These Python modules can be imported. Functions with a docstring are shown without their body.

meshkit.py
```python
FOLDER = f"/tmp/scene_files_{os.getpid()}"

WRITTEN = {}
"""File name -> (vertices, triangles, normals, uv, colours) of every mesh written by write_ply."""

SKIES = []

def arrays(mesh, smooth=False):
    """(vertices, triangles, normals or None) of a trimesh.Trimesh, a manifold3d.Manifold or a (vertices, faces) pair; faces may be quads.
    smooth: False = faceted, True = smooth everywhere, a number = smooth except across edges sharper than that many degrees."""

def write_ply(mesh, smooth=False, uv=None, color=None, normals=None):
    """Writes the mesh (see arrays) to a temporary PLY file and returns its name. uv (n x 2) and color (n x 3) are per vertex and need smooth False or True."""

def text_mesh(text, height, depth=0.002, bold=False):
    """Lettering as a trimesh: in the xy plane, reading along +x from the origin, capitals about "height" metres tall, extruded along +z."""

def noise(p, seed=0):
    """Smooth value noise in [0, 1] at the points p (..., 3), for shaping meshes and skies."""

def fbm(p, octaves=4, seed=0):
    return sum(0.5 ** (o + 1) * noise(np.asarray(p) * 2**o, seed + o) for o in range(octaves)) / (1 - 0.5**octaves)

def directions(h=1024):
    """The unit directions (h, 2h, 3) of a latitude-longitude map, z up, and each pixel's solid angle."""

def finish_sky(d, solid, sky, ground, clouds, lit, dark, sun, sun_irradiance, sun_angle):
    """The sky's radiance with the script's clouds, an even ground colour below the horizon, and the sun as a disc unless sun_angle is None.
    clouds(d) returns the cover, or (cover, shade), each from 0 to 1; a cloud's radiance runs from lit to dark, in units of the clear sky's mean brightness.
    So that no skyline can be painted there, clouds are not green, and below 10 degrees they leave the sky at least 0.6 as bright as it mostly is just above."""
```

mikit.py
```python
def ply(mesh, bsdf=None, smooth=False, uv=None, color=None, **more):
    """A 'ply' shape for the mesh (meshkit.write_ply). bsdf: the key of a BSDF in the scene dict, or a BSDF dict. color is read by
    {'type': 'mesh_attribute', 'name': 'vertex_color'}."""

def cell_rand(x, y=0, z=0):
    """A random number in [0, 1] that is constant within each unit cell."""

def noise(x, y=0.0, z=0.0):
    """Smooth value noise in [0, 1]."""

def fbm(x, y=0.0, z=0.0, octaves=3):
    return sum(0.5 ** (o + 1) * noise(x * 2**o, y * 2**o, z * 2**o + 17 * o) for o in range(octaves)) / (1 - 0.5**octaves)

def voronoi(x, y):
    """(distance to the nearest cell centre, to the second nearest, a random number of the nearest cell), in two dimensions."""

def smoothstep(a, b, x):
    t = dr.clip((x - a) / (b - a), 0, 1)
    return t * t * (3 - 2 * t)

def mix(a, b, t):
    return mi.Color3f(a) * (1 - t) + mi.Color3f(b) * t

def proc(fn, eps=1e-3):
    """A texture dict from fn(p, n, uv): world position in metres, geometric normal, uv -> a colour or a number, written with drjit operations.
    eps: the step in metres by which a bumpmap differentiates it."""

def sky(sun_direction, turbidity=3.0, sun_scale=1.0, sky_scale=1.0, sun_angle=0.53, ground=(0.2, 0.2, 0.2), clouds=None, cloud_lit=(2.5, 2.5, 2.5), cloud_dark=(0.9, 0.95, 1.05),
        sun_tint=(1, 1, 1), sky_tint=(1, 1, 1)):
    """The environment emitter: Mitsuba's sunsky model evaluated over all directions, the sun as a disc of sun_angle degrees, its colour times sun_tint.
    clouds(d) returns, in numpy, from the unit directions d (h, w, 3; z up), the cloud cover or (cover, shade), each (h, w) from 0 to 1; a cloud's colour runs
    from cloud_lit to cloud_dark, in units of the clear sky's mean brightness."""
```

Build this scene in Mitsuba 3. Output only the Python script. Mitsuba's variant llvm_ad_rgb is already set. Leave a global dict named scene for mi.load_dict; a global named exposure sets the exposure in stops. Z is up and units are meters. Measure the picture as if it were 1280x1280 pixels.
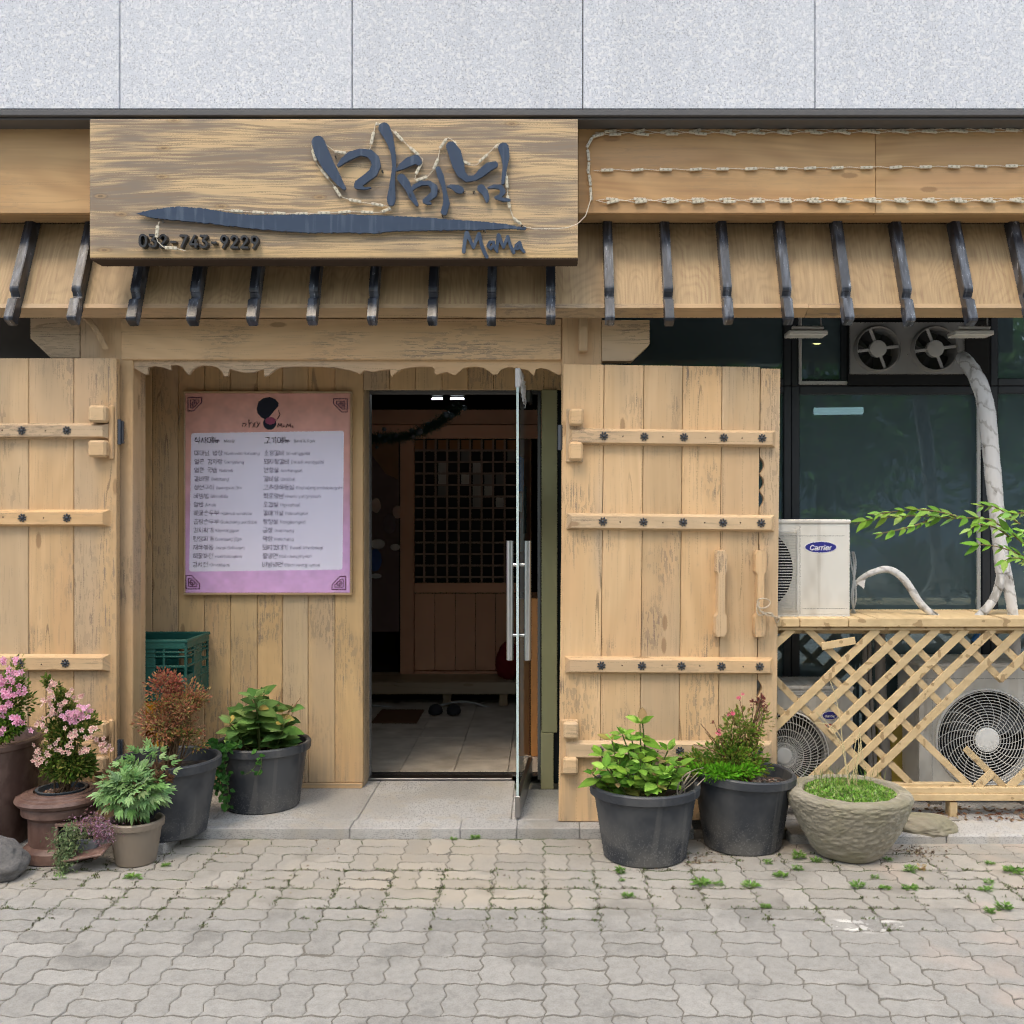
import math, random
import numpy as np, trimesh, shapely
import drjit as dr
import mitsuba as mi
import mikit, meshkit
from shapely.geometry import Polygon, LineString, Point, MultiPolygon
from shapely.ops import unary_union
from trimesh.util import concatenate as cat

T = mi.ScalarTransform4f
rng = np.random.default_rng(11)
E, F, VX, VY = 1.48, 1280.0, 680.0, 640.0      # eye height, focal length and vanishing point in pixels of the photograph
scene, labels = {}, {}
scene['camera'] = {'type': 'perspective', 'fov': 2 * math.degrees(math.atan(640 / F)), 'fov_axis': 'x', 'near_clip': 0.05, 'far_clip': 400.0,
                   'principal_point_offset_x': -(VX - 640) / 1280.0,
                   'to_world': T().look_at(origin=[0, 0, E], target=[0, 1, E], up=[0, 0, 1])}
def overcast(d):
    """An overcast sky, three times as bright overhead as at the horizon."""
    return np.ones(d.shape[:2]), 1.0 - (1.0 + 2.0 * np.clip(d[..., 2], 0, 1)) / 3.0
scene['sky'] = mikit.sky([-0.22, -0.50, 0.84], turbidity=4, sun_scale=0.3, sun_angle=20, clouds=overcast,
                         cloud_lit=(3.9, 4.12, 4.5), cloud_dark=(0.5, 0.55, 0.65), sun_tint=(1.0, 0.97, 0.92))
exposure = 2.28

# ------------------------------------------------------------------ helpers
def P(px, py, d):
    """The point at distance d behind the pixel (px, py) of the photograph."""
    return np.array([(px - VX) / F * d, d, E + (VY - py) / F * d])
def PX(px, d): return (px - VX) / F * d
def PZ(py, d): return E + (VY - py) / F * d

_used = {}
def numbered(key):
    n = _used.get(key, 0); _used[key] = n + 1
    return key if n == 0 else f'{key}_{n:03d}'

def label(key, text=None, cat_=None, group=None, kind=None):
    d = labels.setdefault(key, {})
    for k, v in (('label', text), ('category', cat_), ('group', group), ('kind', kind)):
        if v: d[k] = v
    return key

def thing(name, text, cat_, group=None):
    return label(numbered(name), text, cat_, group)

def add(name, mesh, mat, parent=None, tone=None, color=None, smooth=False, seed=None):
    """One entry of the scene; color: one colour or one per vertex; tone: brightness that the material reads from v."""
    key = numbered(parent + '__' + name if parent else name)
    if hasattr(mesh, 'to_mesh'):
        m = mesh.to_mesh(); mesh = trimesh.Trimesh(m.vert_properties[:, :3], m.tri_verts, process=False)
    if isinstance(mesh, tuple):
        f = np.asarray(mesh[1], int)
        mesh = trimesh.Trimesh(np.asarray(mesh[0], float), f, process=False)
    if mat in ONE or mat in KIND:
        q = mesh.vertices - mesh.vertices.mean(0); t3 = q[mesh.faces]
        if np.einsum('ij,ij->i', t3[:, 0], np.cross(t3[:, 1], t3[:, 2])).sum() < 0:
            mesh = trimesh.Trimesh(mesh.vertices, mesh.faces[:, ::-1], process=False)
    if smooth not in (False, True):
        if color is not None and np.ndim(color) == 2: smooth = True
        else:
            mesh = trimesh.graph.smooth_shade(mesh, angle=np.radians(smooth), facet_minarea=None); smooth = True
    n = len(mesh.vertices)
    uv = None; kind = KIND.get(mat, 0); mat = 'wood' if mat in KIND else mat
    if tone is not None:
        s = rng.integers(0, 64) if seed is None else seed % 64
        uv = np.tile([[kind + (s + 0.5) / 64, (np.floor(np.clip(tone, 0, 1.99) * 32) + 0.5) / 64]], (n, 1))
    if color is not None:
        color = np.asarray(color, float)
        if color.ndim == 1: color = np.tile(color, (n, 1))
    scene[key] = mikit.ply(mesh, mat, smooth, uv=uv, color=color)
    return key

_CB = {}
def box(x0, x1, y0, y1, z0, z1, c=0.0):
    """A box, its edges chamfered by c."""
    x0, x1 = min(x0, x1), max(x0, x1); y0, y1 = min(y0, y1), max(y0, y1); z0, z1 = min(z0, z1), max(z0, z1)
    if c <= 0:
        m = trimesh.creation.box(extents=[x1 - x0, y1 - y0, z1 - z0]); m.apply_translation([(x0 + x1) / 2, (y0 + y1) / 2, (z0 + z1) / 2]); return m
    c = min(c, (x1 - x0) * .45, (y1 - y0) * .45, (z1 - z0) * .45)
    s = np.array([[a, b, d] for a in (-1, 1) for b in (-1, 1) for d in (-1, 1)], float)
    h = np.array([x1 - x0, y1 - y0, z1 - z0]) / 2
    pts = np.concatenate([s * (h - c * (1 - np.eye(3)[k])) for k in range(3)])
    if 'f' not in _CB:
        q = np.concatenate([s * (1 - .1 * (1 - np.eye(3)[k])) for k in range(3)])
        hull = trimesh.Trimesh(q, trimesh.convex.convex_hull(q).faces, process=False) if False else None
        from scipy.spatial import ConvexHull
        ch = ConvexHull(q); f = ch.simplices.copy()
        for i, t in enumerate(f):
            nn = np.cross(q[t[1]] - q[t[0]], q[t[2]] - q[t[0]])
            if nn @ q[t].mean(0) < 0: f[i] = t[::-1]
        _CB['f'] = f
    return trimesh.Trimesh(pts + [(x0 + x1) / 2, (y0 + y1) / 2, (z0 + z1) / 2], _CB['f'].copy(), process=False)

def pbox(px0, py0, px1, py1, d, t, c=0.003):
    """A box whose front face, at distance d, covers the given rectangle of the photograph; t is its depth behind."""
    return box(PX(px0, d), PX(px1, d), d, d + t, PZ(py1, d), PZ(py0, d), c)

def bar(a, b, w, t, c=0.0, up=(0, 1, 0)):
    """A straight bar from a to b, w wide across, t thick along up."""
    a, b, up = np.asarray(a, float), np.asarray(b, float), np.asarray(up, float)
    x = (b - a); L = np.linalg.norm(x); x /= L
    z = up - x * (up @ x); z /= np.linalg.norm(z); y = np.cross(z, x)
    m = box(0, L, -w / 2, w / 2, -t / 2, t / 2, c)
    M = np.eye(4); M[:3, 0], M[:3, 1], M[:3, 2], M[:3, 3] = x, y, z, a
    m.apply_transform(M); return m

def tube(pts, r, sides=8, caps=True):
    p = np.asarray(pts, float); n = len(p); r = np.broadcast_to(r, (n,)).astype(float)
    t = np.gradient(p, axis=0); t /= np.linalg.norm(t, axis=1, keepdims=True) + 1e-12
    a = np.cross(t[0], [0, 0, 1.0]);
    if np.linalg.norm(a) < .1: a = np.cross(t[0], [1.0, 0, 0])
    V = []
    for k in range(n):
        a = a - t[k] * (a @ t[k]); a /= np.linalg.norm(a) + 1e-12; b = np.cross(t[k], a)
        g = np.arange(sides) * 2 * np.pi / sides
        V.append(p[k] + r[k] * (np.cos(g)[:, None] * a + np.sin(g)[:, None] * b))
    V = np.concatenate(V); f = []
    for k in range(n - 1):
        for i in range(sides):
            q = [k * sides + i, k * sides + (i + 1) % sides, (k + 1) * sides + (i + 1) % sides, (k + 1) * sides + i]
            f += [[q[0], q[1], q[2]], [q[0], q[2], q[3]]]
    if caps:
        V = np.vstack([V, p[0], p[-1]]); m = n * sides
        for i in range(sides):
            f.append([m, (i + 1) % sides, i]); f.append([m + 1, (n - 1) * sides + i, (n - 1) * sides + (i + 1) % sides])
    return trimesh.Trimesh(V, f, process=False)

def curve(pts, n=24):
    """A smooth curve through the points."""
    from scipy.interpolate import CubicSpline
    p = np.asarray(pts, float); s = np.r_[0, np.cumsum(np.linalg.norm(np.diff(p, axis=0), axis=1))]
    return CubicSpline(s, p)(np.linspace(0, s[-1], n))

def lathe(profile, center, n=48):
    """A solid of revolution about z from (radius, height) pairs, open where the profile is."""
    pr = np.asarray(profile, float); g = np.arange(n) * 2 * np.pi / n
    V = np.concatenate([np.c_[r * np.cos(g), r * np.sin(g), np.full(n, z)] for r, z in pr]) + np.asarray(center, float)
    f = []
    for k in range(len(pr) - 1):
        for i in range(n):
            q = [k * n + i, k * n + (i + 1) % n, (k + 1) * n + (i + 1) % n, (k + 1) * n + i]
            f += [[q[0], q[1], q[2]], [q[0], q[2], q[3]]]
    m = trimesh.Trimesh(V, f, process=False)
    return m

def plate(poly, d, t, front=True):
    """A polygon given in photograph pixels at distance d, extruded t behind it."""
    polys = getattr(poly, 'geoms', [poly]); ms = []
    for g in polys:
        if g.is_empty or g.area < 1e-6: continue
        m = trimesh.creation.extrude_polygon(g, t, engine='earcut')
        v = m.vertices.copy()
        m.vertices = np.c_[(v[:, 0] - VX) / F * d, d + t - v[:, 2], E + (VY - v[:, 1]) / F * d]
        ms.append(m)
    return cat(ms)

def strokes(lines, kx=1.0):
    """Brush strokes: lists of (x, y, radius), each step the hull of two discs."""
    out = []
    for s in lines:
        for a, b in zip(s[:-1], s[1:]):
            out.append(unary_union([Point(a[0], a[1]).buffer(a[2], 8), Point(b[0], b[1]).buffer(b[2], 8)]).convex_hull)
    return unary_union(out)

# ------------------------------------------------------------------ materials
def C(*a): return mi.Color3f(*a)
def lin(r, g, b):
    c = np.array([r, g, b]) / 255.0
    return tuple(np.where(c < .04045, c / 12.92, ((c + .055) / 1.055) ** 2.4))

def wood_fn(p, n, uv):
    """Painted planks: u holds the grain's direction and kind (0 upright, 1 level, 2 the orange fascia, 3 the yellower sheltered boards) plus a seed, v the plank's tone."""
    kind = dr.floor(uv.x); r = dr.floor((uv.x - kind) * 64.0); tone = uv.y * 2.0
    hz = (kind > 0.5) & (kind < 2.5); fas = (kind > 1.5) & (kind < 2.5)
    a = dr.select(hz, p.x, p.z) + r * 3.71
    c = dr.select(hz, p.z + p.y, p.x + p.y) + r * 1.37
    w = mikit.noise(a * 1.3, c * 5.0, r)
    g = mikit.fbm(c * 75.0 + w * 6.0, a * 2.6, r, 2)
    b = mikit.fbm(c * 7.0, a * 1.5, r + 5.0, 2)
    rings = 0.5 + 0.5 * dr.sin(c * 60.0 + w * 26.0)
    t = dr.clip(0.5 * g + 0.22 * rings + 0.9 * (b - 0.36), 0, 1)
    light = dr.select(fas, C(0.56, 0.365, 0.175), dr.select(kind > 2.5, C(0.62, 0.43, 0.215), C(0.60, 0.427, 0.248))); dark = dr.select(fas, C(0.33, 0.18, 0.075), C(0.43, 0.29, 0.15))
    col = mikit.mix(light, dark, t * dr.select(fas, 0.95, 0.75)) * tone
    pale = mikit.smoothstep(0.60, 0.78, b)
    col = mikit.mix(col, C(0.62, 0.40, 0.22), pale * 0.35)
    hue = mikit.cell_rand(r, kind, 7.0)
    col = col * mikit.mix(C(1.03, 0.985, 0.93), C(0.965, 1.0, 1.06), hue)
    grey = mikit.smoothstep(0.46, 0.68, mikit.fbm(c * 3.1 + 8.0, a * 0.9, r + 1.0, 2)) * (0.25 + 0.75 * mikit.cell_rand(r, kind, 3.0))
    col = mikit.mix(col, C(0.40, 0.335, 0.255), dr.select(fas, 0.15, 0.5) * grey)
    m1 = mikit.smoothstep(0.57, 0.63, mikit.fbm(c * 150.0, a * 34.0, r, 2))
    m2 = mikit.smoothstep(0.50, 0.70, mikit.fbm(c * 6.0, a * 3.2, r + 9.0, 2))
    crack = mikit.smoothstep(0.70, 0.76, mikit.fbm(c * 230.0, a * 9.0, r + 3.0, 2))
    wear = dr.select(fas, 0.25, 1.0)
    col = mikit.mix(col, C(0.27, 0.20, 0.14), dr.clip(m1 * m2 * (0.30 + 0.4 * mikit.cell_rand(r, kind, 5.0)) + crack * (0.22 + 0.6 * m2), 0, 1) * wear)
    ln = dr.abs(mikit.noise(c * 26.0, a * 0.75, r + 2.0) - 0.5)
    split = mikit.smoothstep(0.013, 0.004, ln) * mikit.smoothstep(0.56, 0.66, mikit.noise(a * 2.1, c * 8.0, r + 4.0))
    col = mikit.mix(col, C(0.16, 0.105, 0.065), split * 0.62 * wear)
    k1, k2, kr = mikit.voronoi(a * 1.6 + 7.0, c * 5.0)
    knot = mikit.smoothstep(0.075, 0.045, k1) * mikit.smoothstep(0.55, 0.6, kr)
    col = mikit.mix(col, C(0.22, 0.125, 0.06), knot * 0.6)
    splash = mikit.smoothstep(0.45, 0.06, p.z + (b - 0.5) * 0.5) * mikit.smoothstep(0.35, 0.65, g)
    col = mikit.mix(col, C(0.33, 0.27, 0.20), splash * 0.45)
    return col * (1.0 - 0.10 * mikit.smoothstep(0.45, 0.7, w) * m2)
KIND = {'wood_v': 0, 'wood_h': 1, 'fascia_wood': 2, 'recess_wood': 3}

ONE = set()
def bsdf(name, base, rough=0.6, spec=0.4, bump=None, scale=0.0, eps=1e-3, **kw):
    if isinstance(base, tuple): base = {'type': 'rgb', 'value': list(base)}
    b = {'type': 'principled', 'base_color': base, 'roughness': rough, 'specular': spec, **kw}
    if bump is not None:
        b = {'type': 'bumpmap', 'arbitrary': mikit.proc(bump, eps), 'scale': scale, 'bsdf': b}
    proc_ = isinstance(base, dict) and base.get('type') == 'proc'         # closed solids only, so one side is enough and much faster to compile
    ONE.add(name) if proc_ else None
    scene[name] = b if proc_ else {'type': 'twosided', 'bsdf': b}

bsdf('wood', mikit.proc(wood_fn), 0.58, 0.35)
def roof_fn(p, n, uv):
    r = dr.floor(uv.x * 64.0); tone = uv.y * 2.0
    x, z = p.x + r * .37, p.z
    w = mikit.fbm(x * 7.0, z * 3.0, r, 2)
    ring = 0.5 + 0.5 * dr.sin((w * 9.0 + mikit.noise(x * 22.0, z * 3.0) * 1.2) * 9.0)
    g = mikit.fbm(x * 150.0, z * 9.0, r, 2)
    return mikit.mix((0.42, 0.30, 0.165), (0.25, 0.16, 0.085), dr.clip(0.25 * ring * ring + 0.75 * (g - .2), 0, 1)) * tone
bsdf('roof_wood', mikit.proc(roof_fn), 0.55, 0.4)
def sign_fn(p, n, uv):
    x, z = p.x, p.z + uv.y * 0.0
    w = mikit.noise(x * 2.0, z * 9.0) * 0.035 + mikit.noise(x * 6.0, z * 20.0) * 0.008
    zz = z + w
    g = mikit.fbm(x * 3.5, zz * 120.0, 3.0, 3)
    b = mikit.fbm(x * 3.4 + 4.0, zz * 24.0, 8.0, 4)
    f = mikit.fbm(x * 7.0, zz * 260.0, 1.0, 3)
    # three columns of small knots, where the board's branches were
    k1, k2, kr = mikit.voronoi(x * 3.3 + 0.25, z * 9.0)
    d = dr.sqrt(dr.square((k1)))
    knot = mikit.smoothstep(0.16, 0.03, k1) * mikit.smoothstep(0.74, 0.8, kr)
    ring = 0.5 + 0.5 * dr.sin(k1 * 75.0)
    t = mikit.smoothstep(0.45, 0.84, 0.30 * g + 0.78 * b + 0.40 * f - 0.09)
    col = mikit.mix((0.54, 0.395, 0.225), (0.165, 0.142, 0.128), t * 0.84)
    col = mikit.mix(col, (0.25, 0.18, 0.115), mikit.smoothstep(0.48, 0.70, f) * 0.6)
    top = mikit.smoothstep(2.66, 2.45, z)
    col = mikit.mix(col, (0.52, 0.36, 0.15), mikit.smoothstep(2.63, 2.57, z) * 0.45)
    return mikit.mix(col, mikit.mix((0.36, 0.23, 0.10), (0.12, 0.08, 0.045), ring), knot * 0.6)
bsdf('sign_wood', mikit.proc(sign_fn), 0.6, 0.35)
def raw_fn(p, n, uv):
    r = dr.floor(uv.x * 64.0); tone = uv.y * 2.0
    g = mikit.fbm((p.x + p.z) * 22.0 + r, (p.z - p.x) * 22.0, r, 3)
    h = mikit.fbm(p.x * 3.0, p.z * 60.0, r, 3)
    k = mikit.smoothstep(0.72, 0.78, mikit.fbm(p.x * 30.0, p.z * 30.0, r + 2.0, 2))
    return mikit.mix(mikit.mix((0.62, 0.475, 0.275), (0.45, 0.325, 0.175), dr.clip(g * .7 + h * .6 - .25, 0, 1)), (0.22, 0.13, 0.06), k * .6) * tone
bsdf('raw_wood', mikit.proc(raw_fn), 0.6, 0.35)
def granite_fn(p, n, uv):
    s1 = mikit.noise(p.x * 250.0, p.z * 250.0, 1.0); s2 = mikit.noise(p.x * 130.0 + 9.0, p.z * 130.0, 3.0)
    s3 = mikit.noise(p.x * 420.0, p.z * 420.0, 5.0)
    b = mikit.fbm(p.x * 1.3, p.z * 1.6, 2.0, 3)
    streak = mikit.fbm(p.x * 9.0, p.z * .5, 2.0, 3)
    col = mikit.mix((0.565, 0.60, 0.665), (0.33, 0.355, 0.405), mikit.smoothstep(0.55, 0.80, s1 * .55 + s3 * .45))
    col = mikit.mix(col, (0.80, 0.81, 0.82), mikit.smoothstep(0.58, 0.8, s2) * .55)
    tone = uv.y * 2.0
    return col * (0.955 + 0.07 * b) * (1.0 - 0.05 * mikit.smoothstep(.5, .75, streak)) * tone
bsdf('granite', mikit.proc(granite_fn), 0.55, 0.4)
def step_fn(p, n, uv):
    s1 = mikit.noise(p.x * 240.0, p.y * 240.0, p.z * 240.0)
    b = mikit.fbm(p.x * 4.0, p.y * 4.0, 2.0, 4); d = mikit.fbm(p.x * 13.0, p.y * 13.0, 7.0, 3)
    col = mikit.mix((0.38, 0.375, 0.365), (0.2, 0.2, 0.2), mikit.smoothstep(0.5, 0.85, s1))
    col = mikit.mix(col, (0.27, 0.26, 0.24), mikit.smoothstep(.45, .7, b) * .6)
    return mikit.mix(col, (0.34, 0.31, 0.26), mikit.smoothstep(.55, .75, d) * .4) * (uv.y * 2.0)
bsdf('step_stone', mikit.proc(step_fn), 0.7, 0.3)
def paver_fn(p, n, uv):
    s1 = mikit.noise(p.x * 330.0, p.y * 330.0, 1.0); s2 = mikit.fbm(p.x * 55.0, p.y * 55.0, 2.0, 3)
    b = mikit.fbm(p.x * 2.1 + 3.0, p.y * 2.1, 4.0, 4)
    old = mikit.smoothstep(3.72, 3.95, p.y + (mikit.noise(p.x * 3.0, p.y * 3.0) - .5) * .25)
    col = mikit.mix((0.322, 0.313, 0.294), (0.222, 0.215, 0.203), dr.clip(.65 * s1 + .8 * (s2 - .3), 0, 1))
    col = mikit.mix(col, (0.37, 0.33, 0.27), old * (0.30 + 0.5 * mikit.smoothstep(.4, .7, b)))
    col = mikit.mix(col, (0.39, 0.32, 0.275), mikit.smoothstep(.5, .62, b) * mikit.smoothstep(.6, 1.4, p.x) * .5)
    white = mikit.smoothstep(.57, .60, mikit.fbm(p.x * 22.0, p.y * 34.0, 9.0, 3)) * mikit.smoothstep(.19, .10, dr.sqrt(dr.square((p.x - 1.16)) + dr.square((p.y - 3.67) * 2.2)))
    col = mikit.mix(col, (0.55, 0.54, 0.52), white * .8)
    stain = mikit.smoothstep(.62, .78, mikit.fbm(p.x * 5.0, p.y * 5.0, 12.0, 3))
    return col * (1.0 - .18 * stain) * (uv.y * 2.0)
bsdf('paver', mikit.proc(paver_fn), 0.85, 0.2)
def sand_fn(p, n, uv):
    g = mikit.fbm(p.x * 80.0, p.y * 80.0, 1.0, 3); m = mikit.smoothstep(.48, .66, mikit.fbm(p.x * 6.0, p.y * 6.0, 5.0, 4)) * mikit.smoothstep(3.4, 4.0, p.y)
    return mikit.mix(mikit.mix((0.20, 0.185, 0.16), (0.10, 0.092, 0.08), g), (0.06, 0.085, 0.03), m * .8)
bsdf('joint_sand', mikit.proc(sand_fn), 0.95, 0.1)
def bowl_fn(p, n, uv):
    g = mikit.fbm((p.x + p.y) * 45.0, p.z * 75.0, p.x * 20.0, 3); b = mikit.fbm(p.x * 7.0, p.z * 9.0, p.y * 7.0, 3)
    col = mikit.mix((0.37, 0.34, 0.27), (0.17, 0.155, 0.12), g)
    return mikit.mix(col, (0.20, 0.19, 0.12), mikit.smoothstep(.45, .7, b) * .55)
bsdf('bowl_stone', mikit.proc(bowl_fn), 0.9, 0.2)
def pot_fn(p, n, uv):
    d = mikit.fbm(p.x * 7.0, p.z * 7.0, p.y * 7.0, 4); s = mikit.smoothstep(.62, .72, mikit.noise(p.x * 190.0, p.z * 190.0, p.y * 190.0))
    low = mikit.smoothstep(.22, .02, p.z)
    col = mikit.mix((0.028, 0.033, 0.042), (0.062, 0.066, 0.072), mikit.smoothstep(.35, .7, d))
    col = mikit.mix(col, (0.13, 0.125, 0.115), low * mikit.smoothstep(.4, .65, d) * .5)
    drip = mikit.smoothstep(.62, .74, mikit.fbm((p.x + p.y) * 26.0, p.z * 2.5, 3.0, 2))
    col = mikit.mix(col, (0.10, 0.10, 0.10), drip * .5)
    return mikit.mix(col, (0.22, 0.22, 0.22), s * low * .28)
bsdf('pot_plastic', mikit.proc(pot_fn), 0.5, 0.45)
def rafter_fn(p, n, uv):
    s = mikit.fbm(p.x * 240.0, p.z * 22.0, p.y * 90.0, 3); b = mikit.fbm(p.x * 60.0, p.z * 9.0, p.y * 9.0, 3)
    col = mikit.mix((0.018, 0.022, 0.032), (0.085, 0.10, 0.13), mikit.smoothstep(.42, .72, b))
    return mikit.mix(col, (0.34, 0.37, 0.42), mikit.smoothstep(.66, .76, s) * mikit.smoothstep(.5, .65, b))
bsdf('rafter_paint', mikit.proc(rafter_fn), 0.3, 0.6)
def letter_fn(p, n, uv):
    d = mikit.smoothstep(.55, .8, mikit.fbm(p.x * 55.0, p.z * 5.0, 1.0, 3))
    return mikit.mix((0.024, 0.045, 0.088), (0.075, 0.105, 0.155), d * .6 + .06)
bsdf('letter_paint', mikit.proc(letter_fn), 0.5, 0.4)
zt, zb = PZ(491, 5.29), PZ(741, 5.29)
def menu_fn(p, n, uv):
    t = dr.clip((p.z - zb) / (zt - zb), 0, 1); g = mikit.fbm(p.x * 25.0, p.z * 25.0, 1.0, 3)
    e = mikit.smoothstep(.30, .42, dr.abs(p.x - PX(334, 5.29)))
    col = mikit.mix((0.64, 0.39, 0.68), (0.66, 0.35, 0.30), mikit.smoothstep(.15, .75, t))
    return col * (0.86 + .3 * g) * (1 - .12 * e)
bsdf('menu_print', mikit.proc(menu_fn), 0.35, 0.5)
def pipe_fn(p, n, uv):
    d = mikit.fbm(p.x * 30.0, p.z * 14.0, p.y * 30.0, 3)
    seam = mikit.smoothstep(0.86, 0.97, dr.sin(p.z * 70.0 + p.x * 55.0 + d * 5.0))
    return mikit.mix((0.60, 0.60, 0.60), (0.22, 0.21, 0.19), seam * .45 + mikit.smoothstep(.52, .78, d) * .75)
bsdf('pipe_wrap', mikit.proc(pipe_fn), 0.6, 0.3)
def rust_fn(p, n, uv):
    d = mikit.fbm(p.x * 16.0, p.z * 16.0, p.y * 16.0, 4); s = mikit.noise(p.x * 160.0, p.z * 160.0, p.y * 160.0)
    return mikit.mix((0.105, 0.060, 0.050), (0.18, 0.115, 0.095), mikit.smoothstep(.35, .7, d) * .8 + s * .2) * (uv.y * 2.0)
bsdf('brown_glaze', mikit.proc(rust_fn), 0.42, 0.5)
def floor_fn(p, n, uv):
    return mikit.mix((0.56, 0.50, 0.42), (0.30, 0.26, 0.21), mikit.fbm(p.x * 9.0, p.y * 9.0, 1.0, 4)) * (uv.y * 2.0)
bsdf('tile', mikit.proc(floor_fn), 0.45, 0.4)
def rock_fn(p, n, uv):
    s = mikit.noise(p.x * 150.0, p.y * 150.0, p.z * 150.0); d = mikit.fbm(p.x * 14.0, p.y * 14.0, p.z * 14.0, 3)
    return mikit.mix((0.19, 0.18, 0.17), (0.085, 0.085, 0.09), s * .6 + d * .5) * (uv.y * 2.0)
bsdf('rock', mikit.proc(rock_fn), 0.8, 0.3)
VC = {'type': 'mesh_attribute', 'name': 'vertex_color'}
bsdf('matte', VC, 0.85, 0.2)
bsdf('satin', VC, 0.42, 0.5)
bsdf('gloss', VC, 0.16, 0.5)
bsdf('metal', VC, 0.28, 0.5, metallic=1.0)
def ac_fn(p, n, uv):
    d = mikit.fbm(p.x * 7.0, p.z * 3.0, p.y * 7.0, 4)
    st = mikit.smoothstep(.56, .72, mikit.fbm(p.x * 38.0, p.z * 1.6, p.y, 2))
    return mikit.mix((0.64, 0.63, 0.59), (0.40, 0.375, 0.325), dr.clip(mikit.smoothstep(.45, .75, d) * .7 + st * .3, 0, 1)) * (uv.y * 2.0)
bsdf('white_enamel', mikit.proc(ac_fn), 0.4, 0.45)
scene['leaf'] = {'type': 'principledthin', 'base_color': VC, 'roughness': 0.5, 'diff_trans': 0.65, 'eta': 1.45, 'spec_trans': 0.0}
scene['petal'] = {'type': 'principledthin', 'base_color': VC, 'roughness': 0.7, 'diff_trans': 0.8, 'eta': 1.35, 'spec_trans': 0.0}
scene['pane_glass'] = {'type': 'thindielectric', 'int_ior': 1.52}
DARK = (0.018, 0.022, 0.026)
scene['clear_tinted'] = {'type': 'thindielectric', 'int_ior': 2.0, 'specular_reflectance': {'type': 'rgb', 'value': [0.70, 0.92, 1.0]}, 'specular_transmittance': {'type': 'rgb', 'value': [0.48, 0.66, 0.70]}}
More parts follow.
